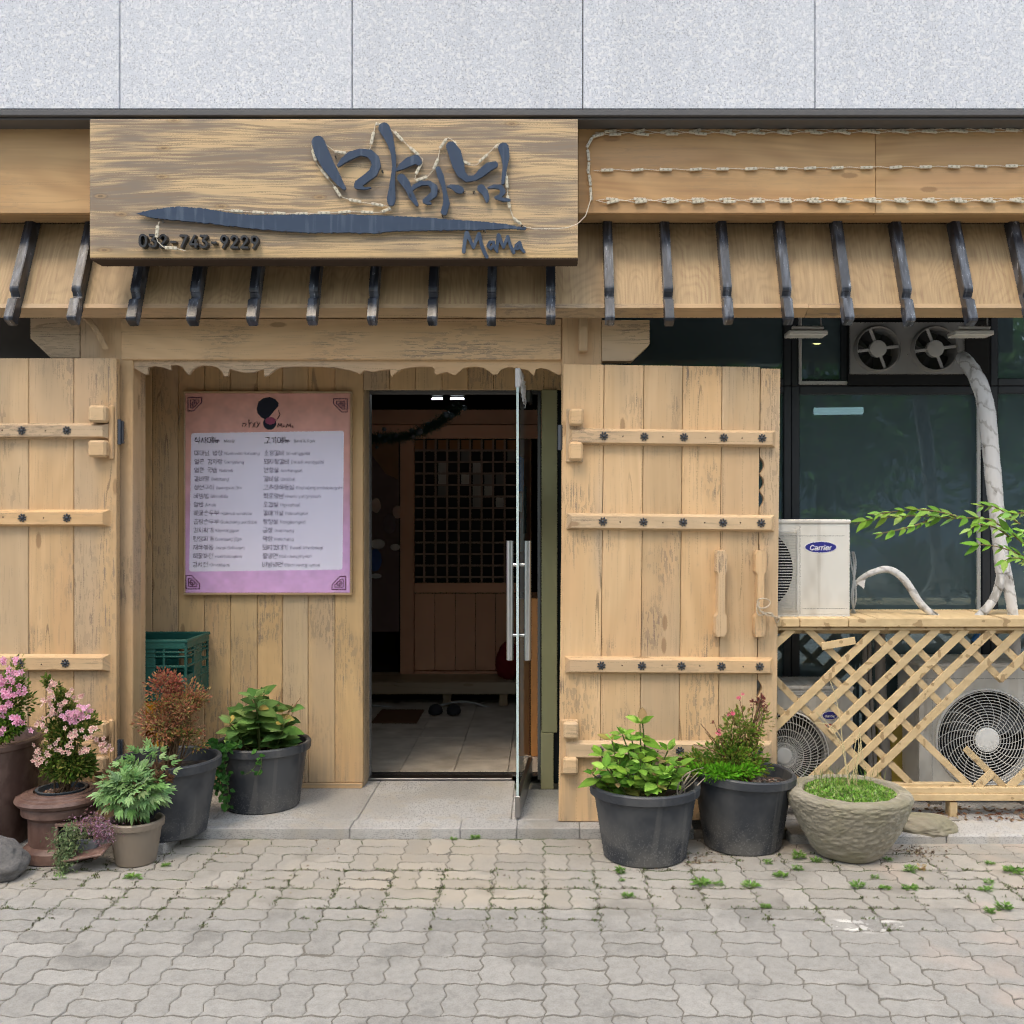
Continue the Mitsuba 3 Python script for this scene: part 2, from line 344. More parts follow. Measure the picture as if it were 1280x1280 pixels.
scene['tinted_glass'] = {'type': 'blendbsdf', 'weight': 0.16, 'a': {'type': 'ref', 'id': 'clear_tinted'}, 'b': {'type': 'twosided', 'bsdf': {'type': 'diffuse', 'reflectance': {'type': 'rgb', 'value': [0.36, 0.52, 0.60]}}}}   # teal diffuse share painted in for the haze of the reflections
scene['door_glass'] = {'type': 'thindielectric', 'int_ior': 1.52, 'specular_transmittance': {'type': 'rgb', 'value': [0.80, 0.88, 0.86]}}

def struct(name, mesh, mat, **kw):
    k = add(name, mesh, mat, **kw); label(k, kind='structure'); return k

# ------------------------------------------------------------------ ground and pavement
struct('ground', box(-45, 45, -45, 30, -0.5, -0.003), 'joint_sand', tone=1.0)
label('ground', 'sand and soil bed under the paving, showing in the joints')
c = 0.2035; Y0 = 3.416
WA = 0.0080
def wave(s):
    return np.interp(np.mod(s * 2, 1), [0, .25, .75, 1], [0, 1, -1, 0])
def warp(q):
    q = np.asarray(q, float)
    return np.c_[q[:, 0] + WA * wave((q[:, 1] - Y0) / c), q[:, 1] + WA * 1.05 * wave(q[:, 0] / c)]
def brick_mesh(x0, x1, y0, y1, jx, jy, seed):
    """A paver with wavy sides: top face, chamfer and sides; its joint is 5 to 7 mm wide."""
    g = 0.0018 + 0.0006 * (seed % 3); ch = 0.0036
    nx, ny = (8, 4) if x1 - x0 > y1 - y0 else (4, 8)
    def ring(o, z):
        s = np.arange(nx) / nx; t = np.arange(ny) / ny
        q = np.vstack([np.c_[x0 + (x1 - x0) * s, np.full(nx, y0)], np.c_[np.full(ny, x1), y0 + (y1 - y0) * t], np.c_[x1 - (x1 - x0) * s, np.full(nx, y1)], np.c_[np.full(ny, x0), y1 - (y1 - y0) * t]])
        cen = np.array([(x0 + x1) / 2, (y0 + y1) / 2]); sc = 1 - 2 * o * np.array([.9, 1.7]) / np.array([x1 - x0, y1 - y0])
        w_ = warp(q); cw = w_.mean(0)
        return np.c_[cw + (w_ - cw) * sc, np.full(len(q), z)]
    V = np.vstack([ring(g, -0.012), ring(g, -0.0022), ring(g + ch, 0.0)])
    m = 2 * (nx + ny); f = []
    for k in range(2):
        for i in range(m):
            q = [k * m + i, k * m + (i + 1) % m, (k + 1) * m + (i + 1) % m, (k + 1) * m + i]
            f += [[q[0], q[1], q[2]], [q[0], q[2], q[3]]]
    V = np.vstack([V, [[*V[2 * m:].mean(0)]]]); top = 3 * m
    for i in range(m): f.append([2 * m + i, 2 * m + (i + 1) % m, top])
    tilt = np.array([jx, jy]); V[:, 2] += (V[:, :2] - V[top, :2]) @ tilt
    return V, np.array(f)
label('pavement', 'grey interlocking concrete pavers with wavy edges in a basket weave', kind='structure')
bricks = []
for row in range(-24, 7):
    for col in range(-26, 26):
        x0, y0 = col * c, Y0 + (row - 1) * c
        vert = (row + col) % 2 != 0
        if vert: cells = [(x0, x0 + c / 2, y0, y0 + c), (x0 + c / 2, x0 + c, y0, y0 + c)]
        else: cells = [(x0, x0 + c, y0, y0 + c / 2), (x0, x0 + c, y0 + c / 2, y0 + c)]
        bricks += cells
def vis(b):
    x, y = (b[0] + b[1]) / 2, (b[2] + b[3]) / 2
    if y < 2.95 or y > 4.64: return -1
    px = x / y * F + VX
    return 1 / y ** 3 if -10 < px < 1290 else -1
bricks.sort(key=lambda b: -vis(b))
near = [b for b in bricks[:300] if vis(b) > 0]
for i, b in enumerate(near):
    V, f = brick_mesh(*b, *(rng.normal(0, .010, 2)), i)
    add('paver', (V, f), 'paver', 'pavement', tone=1.0 + rng.normal(0, .055))
rest = [b for b in bricks[len(near):]]
for k in range(4):
    Vs, fs, at = [], [], 0
    for i, b in enumerate(rest[k::4]):
        if (b[2] > 4.65 and abs(b[0]) < 6) : continue
        V, f = brick_mesh(*b, *(rng.normal(0, .006, 2)), i); Vs.append(V); fs.append(f + at); at += len(V)
    key = add('paver_field', (np.vstack(Vs), np.vstack(fs)), 'paver', 'pavement', tone=0.97 + .02 * k)
    label(key, kind='stuff')

# granite step in front of the doors
label('doorstep', 'low step of grey granite slabs along the shop front', kind='structure')
def slab(x0, x1, y0, y1, z, tone=1.0, c_=0.004):
    add('slab', box(x0 + .0012, x1 - .0012, y0 + .0012, y1 - .0012, -0.011, z, c_), 'step_stone', 'doorstep', tone=tone)
SF, SZ = 4.645, 0.045
xs = [PX(228, SF), PX(437, SF), PX(575, SF), PX(646, SF), PX(725, SF), PX(868, SF)]
tn = [1.06, 1.12, 1.0, .90, .95]
for a, b, t in zip(xs[:-1], xs[1:], tn): slab(a, b, SF, SF + .135, SZ, t)
slab(-3.2, xs[0], 4.425, SF + .135, SZ, .98)
xb = [-3.2, -2.2, -1.55, PX(452, 4.9), PX(640, 4.9), 0.12, .95, 3.2]
for a, b, t in zip(xb[:-1], xb[1:], [1, 1, 1.03, 1.08, 1.0, .82, .9]): slab(a, b, SF + .137, 5.47 if b < .1 else 5.30, SZ, t)
# kerb slabs and soil bed by the fence
for a, b, t in ((PX(985, 4.6), PX(1180, 4.6), 1.1), (PX(1180, 4.6), PX(1420, 4.6), 1.18)):
    add('kerb_stone', box(a + .002, b - .002, 4.565, 4.80, -.011, .04, .008), 'step_stone', 'doorstep', tone=t)
bed = trimesh.creation.box(extents=[2.6, .75, .2]).subdivide().subdivide().subdivide().subdivide()
v = bed.vertices; v += [2.25, 5.02, -.06]; up = v[:, 2] > .03
v[up, 2] += .03 * meshkit.fbm(v[up] * 9, 3) - .018
add('soil_bed', bed, 'joint_sand', None, tone=1.0, smooth=40); label('soil_bed', 'dark soil bed under the lattice fence', kind='structure')

# ------------------------------------------------------------------ the big building
B = thing('granite_building', 'building clad in pale speckled granite panels above the shop front', 'building')
gp = [-430, -141, 149.5, 440, 728.5, 1019, 1308, 1600]
GD = 4.45
for a, b in zip(gp[:-1], gp[1:]):
    for z0, z1 in ((PZ(136.5, GD), PZ(136.5, GD) + 1.0), (PZ(136.5, GD) + 1.0, PZ(136.5, GD) + 2.0)):
        add('granite_panel', box(PX(a, GD) + .0022, PX(b, GD) - .0022, GD, GD + .06, z0 + .002, z1 - .002, .003), 'granite', B, tone=1.0 + rng.normal(0, .03))
add('wall_core', box(-4.2, 3.6, GD + .055, 8.9, PZ(139, GD) + .02, 5.4), 'matte', B, color=(.12, .12, .12))
zf = PZ(137, GD)
add('metal_flashing', cat([box(-4.2, 3.6, GD - .012, GD + .05, zf - .030, zf - .004, .003), box(-4.2, 3.6, GD + .01, GD + .14, zf - .04, zf - .031, .002)]), 'satin', B, color=(.085, .085, .088))
add('soffit', box(-4.2, 3.6, GD + .06, 4.95, zf - .028, zf + .02), 'matte', B, color=(.06, .06, .06))
# outer walls of the rooms behind, unseen from the street except through glass
add('side_wall', box(-4.2, -4.1, 4.8, 8.9, 0, 3.2), 'matte', B, color=(.2, .19, .17))
add('side_wall', box(3.5, 3.6, 4.8, 8.9, 0, 3.2), 'matte', B, color=(.2, .19, .17))
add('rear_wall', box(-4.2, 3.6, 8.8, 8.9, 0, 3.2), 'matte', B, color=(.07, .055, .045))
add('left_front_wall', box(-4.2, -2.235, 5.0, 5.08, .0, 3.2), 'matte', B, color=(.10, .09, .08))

# ------------------------------------------------------------------ timber canopy
K = thing('timber_canopy', 'steep timber canopy with plywood boards under a long wooden fascia', 'canopy')
FD = 4.57
for a, b, t in ((-330, 113, 1.0), (113.6, 420, .95), (420.6, 722, .95), (722.6, 1094, 1.03), (1094.6, 1420, 1.0)):
    add('fascia_board', box(PX(a, FD), PX(b, FD), FD, FD + .03, PZ(266.5, FD), PZ(152.5, FD), .002), 'fascia_wood', K, tone=t)
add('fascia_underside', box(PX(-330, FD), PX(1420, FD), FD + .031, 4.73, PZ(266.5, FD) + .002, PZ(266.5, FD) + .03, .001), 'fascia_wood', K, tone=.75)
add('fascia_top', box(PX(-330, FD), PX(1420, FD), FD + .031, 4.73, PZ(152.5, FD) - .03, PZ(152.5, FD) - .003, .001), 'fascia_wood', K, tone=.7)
# roof boards slope from behind the fascia down to the eave
Tp, Bt = np.array([4.775, E + 1.345]), np.array([4.605, E + .935])
sl = (Bt - Tp) / np.linalg.norm(Bt - Tp); nr = np.array([sl[1], -sl[0]])
if nr[0] > 0: nr = -nr                                    # towards the street
RX = [12 - 74.7, 12, 90, 165, 240, 314.5, 389.5, 465, 540, 614, 688.5, 762.5, 837, 911, 986, 1061, 1138, 1215, 1291, 1367]
rxw = [PX(x, 4.53) for x in RX]
def prism_x(x0, x1, prof):
    m = trimesh.creation.extrude_polygon(Polygon(prof), x1 - x0, engine='earcut')
    v = m.vertices.copy(); m.vertices = np.c_[x0 + v[:, 2], v[:, 0], v[:, 1]]
    if m.volume < 0: m.invert()
    return m
th = .02
edges = [rxw[0] - .3] + rxw + [rxw[-1] + .3]
for a, b in zip(edges[:-1], edges[1:]):
    prof = [Tp, Bt, Bt - nr * th, Tp - nr * th]
    add('roof_board', prism_x(a + .0008, b - .0008, prof), 'roof_wood', K, tone=1.0 + rng.normal(0, .05))
eb0 = Bt + sl * .001
for a, b in ((edges[0], PX(470, 4.6)), (PX(470, 4.6), PX(1010, 4.6)), (PX(1010, 4.6), edges[-1])):
    add('eave_board', prism_x(a + .001, b - .001, [eb0 + nr * .004, eb0 + sl * .022 + nr * .004, eb0 + sl * .022 - nr * .075, eb0 - nr * .075]), 'wood_h', K, tone=.80)
add('canopy_lining', box(edges[0], edges[-1], 4.80, 4.815, PZ(392, 4.8), PZ(150, 4.6)), 'matte', K, color=(.03, .028, .026))
# black rafters with a stepped, rounded end
def rafter_prof():
    def at(s, h): return tuple(Tp + sl * s + nr * h)
    L = np.linalg.norm(Bt - Tp)
    pts = [at(0.01, 0.002), at(0.01, .062), at(L - .055, .062)]
    for t in np.linspace(0, 1, 5): pts.append(at(L - .052 + .022 * math.sin(t * math.pi / 2), .062 - .016 * (1 - math.cos(t * math.pi / 2))))
    for t in np.linspace(0, 1, 6): pts.append(at(L - .028 + .030 * t, .044 - .014 * math.sin(t * math.pi)))
    for t in np.linspace(0, 1, 4): pts.append(at(L + .004 + .006 * t, .044 + .010 * t))
    pts += [at(L + .100, .054)]
    for t in np.linspace(0, 1, 5): pts.append(at(L + .100 + .014 * math.sin(t * math.pi / 2), .054 - .014 * (1 - math.cos(t * math.pi / 2))))
    pts += [at(L + .114, .004), at(L + .032, -.001), at(L + .028, .003)]
    return pts
RP = Polygon(rafter_prof()).buffer(0)
for i, x in enumerate(rxw):
    w = .0205 + rng.normal(0, .0007)
    m = prism_x(x - w, x + w, np.array(RP.exterior.coords)[:-1])
    m2 = prism_x(x - w + .003, x + w - .003, np.array(RP.buffer(.0025, join_style=1).exterior.coords)[:-1])
    m = cat([m, m2])
    m.vertices += [0, rng.normal(0, .002), rng.normal(0, .003)]
    add('rafter', m, 'rafter_paint', K, smooth=25)

# ------------------------------------------------------------------ timber porch
G = thing('timber_porch', 'pale timber porch with posts, lintel beam and scalloped trim round the entrance', 'porch')
PD = 4.80
PL, PR = PX(100, PD), PX(166, PD)
QL, QR = PX(702, PD), PX(752, PD)
add('post', box(PL, PR, PD, PD + .10, SZ, PZ(389, PD), .005), 'wood_v', G, tone=.96)
add('post', box(QL, QR, PD, PD + .10, SZ, PZ(389, PD), .005), 'wood_v', G, tone=1.0)
add('lintel_beam', box(PX(152, PD), PX(702, PD) - .002, PD - .008, PD + .09, PZ(450, PD), PZ(398, PD), .004), 'wood_h', G, tone=1.05)
add('lintel_cap', box(PX(152, PD), PX(702, PD) - .002, PD - .002, PD + .09, PZ(397.5, PD), PZ(386, PD), .003), 'wood_h', G, tone=.95)
# bracket beam ends with a cut corner
for pts, side in (([(38, 398), (99.5, 397), (99.5, 447), (63, 447), (38, 423)], 0), ([(752.5, 400), (812, 400), (812, 430), (790, 451), (752.5, 451)], 1)):
    add('bracket_beam', plate(Polygon(pts), PD + .005, .085), 'wood_h', G, tone=1.0)
add('peg', box(PX(723, PD), PX(734, PD), PD - .05, PD + .02, PZ(441, PD), PZ(393, PD), .004), 'wood_v', G, tone=.78)
wood_curl = []
for i, t in enumerate(np.linspace(0, 1, 12)):
    px_, py_ = 97 + 33 * t, 393 + 8 * t + 36 * t ** 2
    wood_curl.append(P(px_, py_, PD - .03 - .02 * math.sin(t * 3)))
m = cat([tube(np.array(wood_curl) + [dx, 0, 0], .0065, 6) for dx in (0, .009, .018)])
add('splinter', m, 'wood_v', G, tone=.8, smooth=40)
# scalloped trim
z4 = [(55, 75), (130, 90), (165, 112), (190, 126), (203, 122), (206, 85), (240, 76), (290, 84), (335, 101), (336, 72), (375, 70), (405, 85), (425, 115), (437, 126), (448, 112), (465, 92), (490, 78), (520, 73), (570, 75), (605, 86), (628, 108), (640, 134), (660, 132), (671, 92), (710, 104), (760, 114), (810, 112), (850, 96), (868, 96), (870, 135), (895, 128), (930, 98), (965, 82), (1060, 78), (1200, 80), (1270, 88)]
z5 = [(95, 69), (160, 74), (230, 88), (280, 106), (302, 88), (345, 96), (390, 87), (429, 85), (436, 120), (452, 106), (485, 84), (530, 74), (590, 70), (640, 72), (656, 84), (650, 100), (662, 110), (712, 96), (752, 113), (772, 98), (800, 76), (850, 69), (895, 75), (925, 92), (945, 110), (968, 107), (985, 84), (1020, 72), (1060, 75), (1120, 88), (1150, 115), (1158, 84), (1185, 76), (1225, 86), (1270, 110), (1285, 108)]
tp = [(140 + x / 4.571, 440 + y / 4.571) for x, y in z4] + [(380 + x / 4, 440 + y / 4) for x, y in z5]
tp = [(x, y + .6) for x, y in tp]
trim = Polygon([(152, 449)] + tp[0:] + [(702, 449)]).buffer(.25).buffer(-.25)
add('scalloped_trim', plate(trim, PD + .012, .022), 'wood_h', G, tone=.98)
# recess: side wall, planked menu wall, wall over the door
WX = -2.2; MD = 5.32; ceil = PZ(380, PD)
ys = np.linspace(PD + .1, MD, 5)
for a, b in zip(ys[:-1], ys[1:]):
    add('wall_plank', box(WX - .03, WX, a + .001, b - .001, SZ, ceil, .003), 'recess_wood', G, tone=.95 + rng.normal(0, .03))
add('jamb_board', box(PX(160, PD), PX(166, PD) - .002, PD + .101, PD + .16, SZ, ceil, .003), 'wood_v', G, tone=.92)
px_ = [216] + [228 + 2 + 33.3 * k for k in range(0, 7)] + [454]
px_ = [148, 157, 190, 222.5, 255, 288, 321.5, 353, 385, 418.5, 454]
for a, b in zip(px_[:-1], px_[1:]):
    add('wall_plank', box(PX(a, MD) + .001, PX(b, MD) - .001, MD, MD + .03, SZ + .028, ceil, .003), 'recess_wood', G, tone=1.0 + rng.normal(0, .035))
add('wall_sill', box(PX(150, MD), PX(453, MD), MD - .006, MD + .03, SZ, SZ + .027, .003), 'wood_h', G, tone=.82)
hp = [454, 487, 519.5, 552.5, 585, 617, 648, 680, 706]
for a, b in zip(hp[:-1], hp[1:]):
    add('wall_plank', box(PX(a, MD) + .001, PX(b, MD) - .001, MD, MD + .03, PZ(487, MD), ceil, .003), 'recess_wood', G, tone=.98 + rng.normal(0, .03))
add('wall_end', box(PX(454, MD) - .02, PX(454, MD) + .001, MD + .031, 5.50, SZ, ceil, .002), 'wood_v', G, tone=.85)
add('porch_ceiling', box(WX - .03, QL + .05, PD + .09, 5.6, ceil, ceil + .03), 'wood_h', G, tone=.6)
gk = add('green_post', box(PX(677, MD), PX(696.5, MD), MD - .02, MD + .07, PZ(915, MD), PZ(487, MD) - .002, .003), 'matte', G, color=(.32, .305, .17))
label(gk, 'olive green painted door post')
add('green_post_foot', box(PX(676, MD), PX(692, MD), MD - .024, MD + .06, PZ(985, MD), PZ(915.5, MD), .003), 'matte', G, color=(.34, .315, .18))
add('side_panel', box(PX(690, 5.42), PX(712, 5.42), 5.42, 5.44, SZ, ceil), 'satin', G, color=(.022, .04, .05))
# ------------------------------------------------------------------ door frame and glass door
DF = thing('door_frame', 'slim dark metal frame and floor track of the glass entrance door', 'door frame')
for n_, bx in (('jamb', (456, 487, 462.5, 975)), ('jamb', (672, 487, 676, 975))):
    add(n_, pbox(*bx, 5.50, .06, .003), 'satin', DF, color=(.15, .15, .15))
add('header', pbox(456, 486, 676, 492, 5.50, .06, .003), 'satin', DF, color=(.12, .12, .12))
add('floor_track', box(PX(455, 5.47), PX(640, 5.47), 5.475, 5.56, SZ - .004, SZ + .012, .003), 'metal', DF, color=(.42, .42, .43))
add('threshold', box(PX(455, 5.6), PX(700, 5.6), 5.562, 5.64, SZ - .004, SZ + .004, .002), 'satin', DF, color=(.03, .03, .03))
GDk = thing('glass_door', 'frameless glass door standing open with two long steel bar handles', 'door')
ha, hb = np.array([PX(663, 5.53), 5.53]), np.array([PX(647, 4.77), 4.77])
du = (hb - ha) / np.linalg.norm(hb - ha); dn = np.array([du[1], -du[0]])
if dn[0] > 0: dn = -dn                                   # the side that shows towards the left
gz0, gz1 = E - (1022 - 640) / F * 4.77, E + 180 / F * 4.77
W_ = np.linalg.norm(hb - ha)
def door_box(s0, s1, n0, n1, z0, z1, c_=0.002):
    m = box(s0, s1, n0, n1, z0, z1, c_)
    v = m.vertices.copy(); q = ha + v[:, :1] * du + v[:, 1:2] * dn
    m.vertices = np.c_[q, v[:, 2]]
    if m.volume < 0: m.invert()
    return m
pane = trimesh.Trimesh(np.c_[np.array([ha + du * s for s in (.01, W_, W_, .01)]), [gz0 + .02, gz0 + .02, gz1 - .02, gz1 - .02]], [[0, 1, 2], [0, 2, 3]], process=False)
add('pane', pane, 'door_glass', GDk)
add('pane_edge', door_box(W_ - .0005, W_ + .0025, -.006, .006, gz0 + .1, gz1 - .09, .001), 'gloss', GDk, color=(.48, .60, .60))
add('bottom_rail', door_box(0, W_ + .004, -.012, .012, gz0, gz0 + .10, .003), 'metal', GDk, color=(.40, .40, .41))
add('top_rail', door_box(0, .16, -.012, .012, gz1 - .09, gz1, .003), 'metal', GDk, color=(.30, .30, .31))
add('corner_clamp', door_box(W_ - .22, W_ + .004, -.012, .012, gz1 - .09, gz1, .004), 'satin', GDk, color=(.50, .50, .50))
tp3 = []
for j in range(5):
    q = door_box(W_ - .07 - .03 * j, W_ - .01 - .035 * j, -.014 - .002 * j, -.0125 - .002 * j, gz1 - .12 - .012 * j, gz1 - .015 * j, 0).subdivide().subdivide(); q.vertices += (meshkit.fbm(q.vertices * 40 + j, 2)[:, None] - .5) * [.02, .03, .012]; tp3.append(q)
k = add('torn_tape', cat(tp3), 'satin', GDk, color=(.55, .55, .54)); label(k, 'crumpled pale tape on the top corner')
for s in (-1, 1):
    xy = ha + du * (W_ - .06) + dn * s * .042
    z0, z1 = PZ(825, 4.83), PZ(676, 4.83)
    hk = add('handle', tube([[*xy, z0], [*xy, z0 + .001], [*xy, z1 - .001], [*xy, z1]], .0175, 16), 'metal', GDk, color=(.62, .63, .64), smooth=40)
    for z in (PZ(794, 4.83), PZ(706, 4.83)):
        o = ha + du * (W_ - .06)
        add('standoff', tube([[*(o + dn * s * .004), z], [*(o + dn * s * .04), z]], .009, 10), 'metal', hk, color=(.55, .55, .56), smooth=40)
def sticker(s0, s1, z0, z1, col, text):
    k = add('sticker', door_box(s0, s1, .0012, .0018, z0, z1, 0), 'satin', GDk, color=col); label(k, text)
zz = lambda py: PZ(py, 4.95)
sticker(W_ - .36, W_ - .10, zz(614), zz(571), (.035, .15, .45), 'blue sticker')
sticker(W_ - .24, W_ - .10, zz(640), zz(617), (.62, .63, .64), 'white sticker')
sticker(W_ - .40, W_ - .16, zz(690), zz(648), (.30, .32, .32), 'grey sticker')
sticker(W_ - .5, W_ - .30, zz(668), zz(606), (.13, .15, .15), 'dark faded sticker')
# ------------------------------------------------------------------ plank door leaves with rails
def flower(r):
    """Wrought iron nail head with eight petals, facing the street."""
    ms = []
    for k in range(8):
        a = k * math.pi / 4
        s = trimesh.creation.icosphere(subdivisions=1, radius=1.0)
        s.apply_scale([r * .30, r * .17, r * .21]); s.apply_translation([r * .70, 0, 0])
        s.apply_transform(trimesh.transformations.rotation_matrix(-a, [0, 1, 0])); ms.append(s)
    d = trimesh.creation.icosphere(subdivisions=2, radius=r * .40); d.apply_scale([1, .75, 1]); ms.append(d)
    return cat(ms)
FLW = flower(.0205)
class Leaf:
    """A plank door leaf: pixel positions at distance d0, turned by yaw about the vertical line at px0 and rolled by roll."""
    def __init__(self, name, text, px0, d0, yaw, roll):
        self.k = thing(name, text, 'door', 'plank doors opened flat against the shop front')
        self.o = np.array([PX(px0, d0), d0, E]); self.d0 = d0
        self.M = trimesh.transformations.concatenate_matrices(trimesh.transformations.translation_matrix(self.o), trimesh.transformations.rotation_matrix(yaw, [0, 0, 1]),
                                                              trimesh.transformations.rotation_matrix(roll, [0, 1, 0]), trimesh.transformations.translation_matrix(-self.o))
    def put(self, name, mesh, mat, parent=None, **kw):
        mesh.apply_transform(self.M); return add(name, mesh, mat, parent or self.k, **kw)
    def bx(self, name, r, f, t, mat, tone, c_=.003, parent=None):
        m = box(PX(r[0], self.d0), PX(r[2], self.d0), self.d0 - f, self.d0 - f + t, PZ(r[3], self.d0), PZ(r[1], self.d0), c_)
        return self.put(name, m, mat, parent, tone=tone)
    def rail(self, x0, x1, y0, y1, xs):
        a, b, z0, z1 = PX(x0, self.d0), PX(x1, self.d0), PZ(y1, self.d0), PZ(y0, self.d0); h = z1 - z0; q = .013; e = .022
        f0, f1 = self.d0, self.d0 - .034
        V = [[a, f0, z0], [b, f0, z0], [b, f0, z1], [a, f0, z1], [a + e, f1, z0 + q * .8], [b - e, f1, z0 + q * .8], [b - e, f1, z1 - q], [a + e, f1, z1 - q]]
        f = [[4, 5, 6], [4, 6, 7], [0, 1, 5], [0, 5, 4], [1, 2, 6], [1, 6, 5], [2, 3, 7], [2, 7, 6], [3, 0, 4], [3, 4, 7]]
        k = self.put('rail', trimesh.Trimesh(V, f, process=False), 'wood_h', tone=1.06 + rng.normal(0, .02))
        for x in (np.array(xs[:-1]) + np.array(xs[1:])) / 2:
            X, Z = PX(x + rng.normal(0, 2), self.d0), (z0 + z1) / 2 + rng.normal(0, .003)
            self.put('screw_hole', tube([[X, f1 - .0006, Z], [X, f1 + .004, Z]], .0038, 8), 'matte', k, color=(.07, .045, .03))
        for x in xs:
            m = FLW.copy(); m.apply_transform(trimesh.transformations.rotation_matrix(rng.random() * 6, [0, 1, 0]))
            m.apply_translation([PX(x, self.d0), f1 - .003, (z0 + z1) / 2 + .001]); self.put('nail_head', m, 'satin', k, color=(.030, .036, .048), smooth=30)
        return k
    def clip(self, x0, x1, ys):
        """The block that once held the bar: a base with two lugs."""
        self.bx('hinge_block', (x0, ys[0] - 1, x1, ys[3] + 2), .012, .012, 'wood_v', 1.0, .004)
        for a, b in ((ys[0], ys[1]), (ys[2], ys[3])):
            self.bx('hinge_lug', (x0 + 3.2, a, x1 + (9 if x1 - x0 < 20 else -1), b), .055, .043, 'wood_h', 1.08, .010)
LD = 4.735
R = Leaf('plank_door', 'pale peeling plank door with five seams, two carved pull handles and scalloped edge', 702, LD, .030, .0105)
seam = [702, 753.5, 803.5, 852.5, 902, 950.5, 975.5]
bot = [1027, 1026, 1026, 1025, 1025, 1025, 1025]
for i, (a, b) in enumerate(zip(seam[:-1], seam[1:])):
    if i == 5:
        # the last board carries wavy cut-outs along its seam
        pts = [(a + .6, 457)]
        def lobes(y0, n, h):
            out = []
            for j in range(n):
                for t in np.linspace(0, 1, 7): out.append((a + .6 + 5.8 * math.sin(t * math.pi), y0 + (j + t) * h))
            return out
        p1 = [(a + .6, 457)] + lobes(568, 3, 21.5) + lobes(848, 2, 22) + [(a + .6, 1025), (b, 1025), (b, 457)]
        m = plate(Polygon(p1).buffer(0), LD, .036)
        R.put('plank', m, 'wood_v', tone=1.0); continue
    R.bx('plank', (a + .35, 455 if i else 455, b - .35, bot[i]), 0, .036 + rng.random() * .002, 'wood_v', 1.0 + rng.normal(0, .065), .0025)
R.rail(708, 970, 535, 556, [753, 803.5, 853, 903, 951]); R.rail(708, 970, 641, 662, [753, 803.5, 853, 903, 951])
R.rail(708, 970, 820, 841, [753, 803.5, 853, 903, 951]); R.rail(708, 970, 925, 947, [752, 802, 852, 902, 951])
R.clip(706.5, 728, (512, 533, 553, 576)); R.clip(703.5, 726, (900, 921, 944, 965))
for x0 in (898, 947.5):
    pr = [(0, 686), (10, 686), (13, 692), (13, 712), (10.5, 716), (10.5, 765), (13, 769), (13, 789), (10, 795), (0, 795), (-1.5, 790), (-1.5, 770), (1, 765), (1, 716), (-1.5, 712), (-1.5, 691)]
    m = plate(Polygon([(x0 + x, y) for x, y in pr]).buffer(-.6, join_style=1), LD - .068, .02)
    m2 = plate(Polygon([(x0 + x, y) for x, y in pr]), LD - .052, .052)
    R.put('pull_handle', cat([m, m2]), 'wood_v', tone=1.12)
# twine tied round the right handle to the fence
pts = [P(948, 752, LD - .07), P(952, 764, LD - .075), P(962, 766, LD - .06), P(970, 772, LD - .02), P(974, 770, LD + .06)]
tw = [tube(curve(np.array(pts) + rng.normal(0, .006, (5, 3)), 20), .0028, 5) for _ in range(4)] + [tube(curve([P(946, 752, LD - .06), P(954, 748, LD - .085), P(963, 753, LD - .06), P(955, 760, LD - .085), P(946, 756, LD - .06)], 20), .003, 5)]
k = add('twine', cat(tw), 'matte', color=(.55, .47, .36), smooth=True); label(k, 'frayed pale twine tied round the right pull handle of the door', 'twine')
L = Leaf('plank_door', 'pale plank door left of the menu, partly outside the picture', 146, LD, -.004, 0)
seam = [-135, -85, -15, 35.5, 92, 146]
for i, (a, b) in enumerate(zip(seam[:-1], seam[1:])):
    L.bx('plank', (a + .35, 447.5, b - .35, 1026), 0, .036 + rng.random() * .002, 'wood_v', 1.0 + rng.normal(0, .065), .0025)
L.rail(-130, 138, 529, 549, [-70, -20, 32, 88]); L.rail(-130, 138, 637, 658, [-70, -20, 32.5, 88]); L.rail(-130, 138, 817.5, 838.5, [-70, -20, 30, 86]); L.rail(-130, 138, 925, 946, [-20, 30, 86])
for y0 in (508, 900):
    L.bx('hinge_block', (137, y0 - 1, 143, y0 + 66), .014, .014, 'wood_v', 1.02, .004)
    for a, b in ((y0, y0 + 21), (y0 + 43, y0 + 64)):
        L.bx('hinge_lug', (116, a, 138, b), .055, .055, 'wood_h', 1.08, .010)
for x, y in ((148.5, 540), (147.5, 940), (700.0, 547)):
    hk = thing('hinge', {148.5: 'dark iron hinge at the top of the left plank door', 147.5: 'dark iron hinge low on the left plank door', 700.0: 'dark iron hinge at the top of the right plank door'}[x], 'hinge')
    p = P(x, y, LD + .02); h = .058
    add('barrel', tube([p + [0, 0, -h], p + [0, 0, h]], .0105, 12), 'satin', hk, color=(.06, .07, .09), smooth=40)
    add('plate', box(p[0] - .008, p[0] + .014, p[1] + .008, p[1] + .03, p[2] - h * .9, p[2] + h * .9, .002), 'satin', hk, color=(.05, .06, .08))
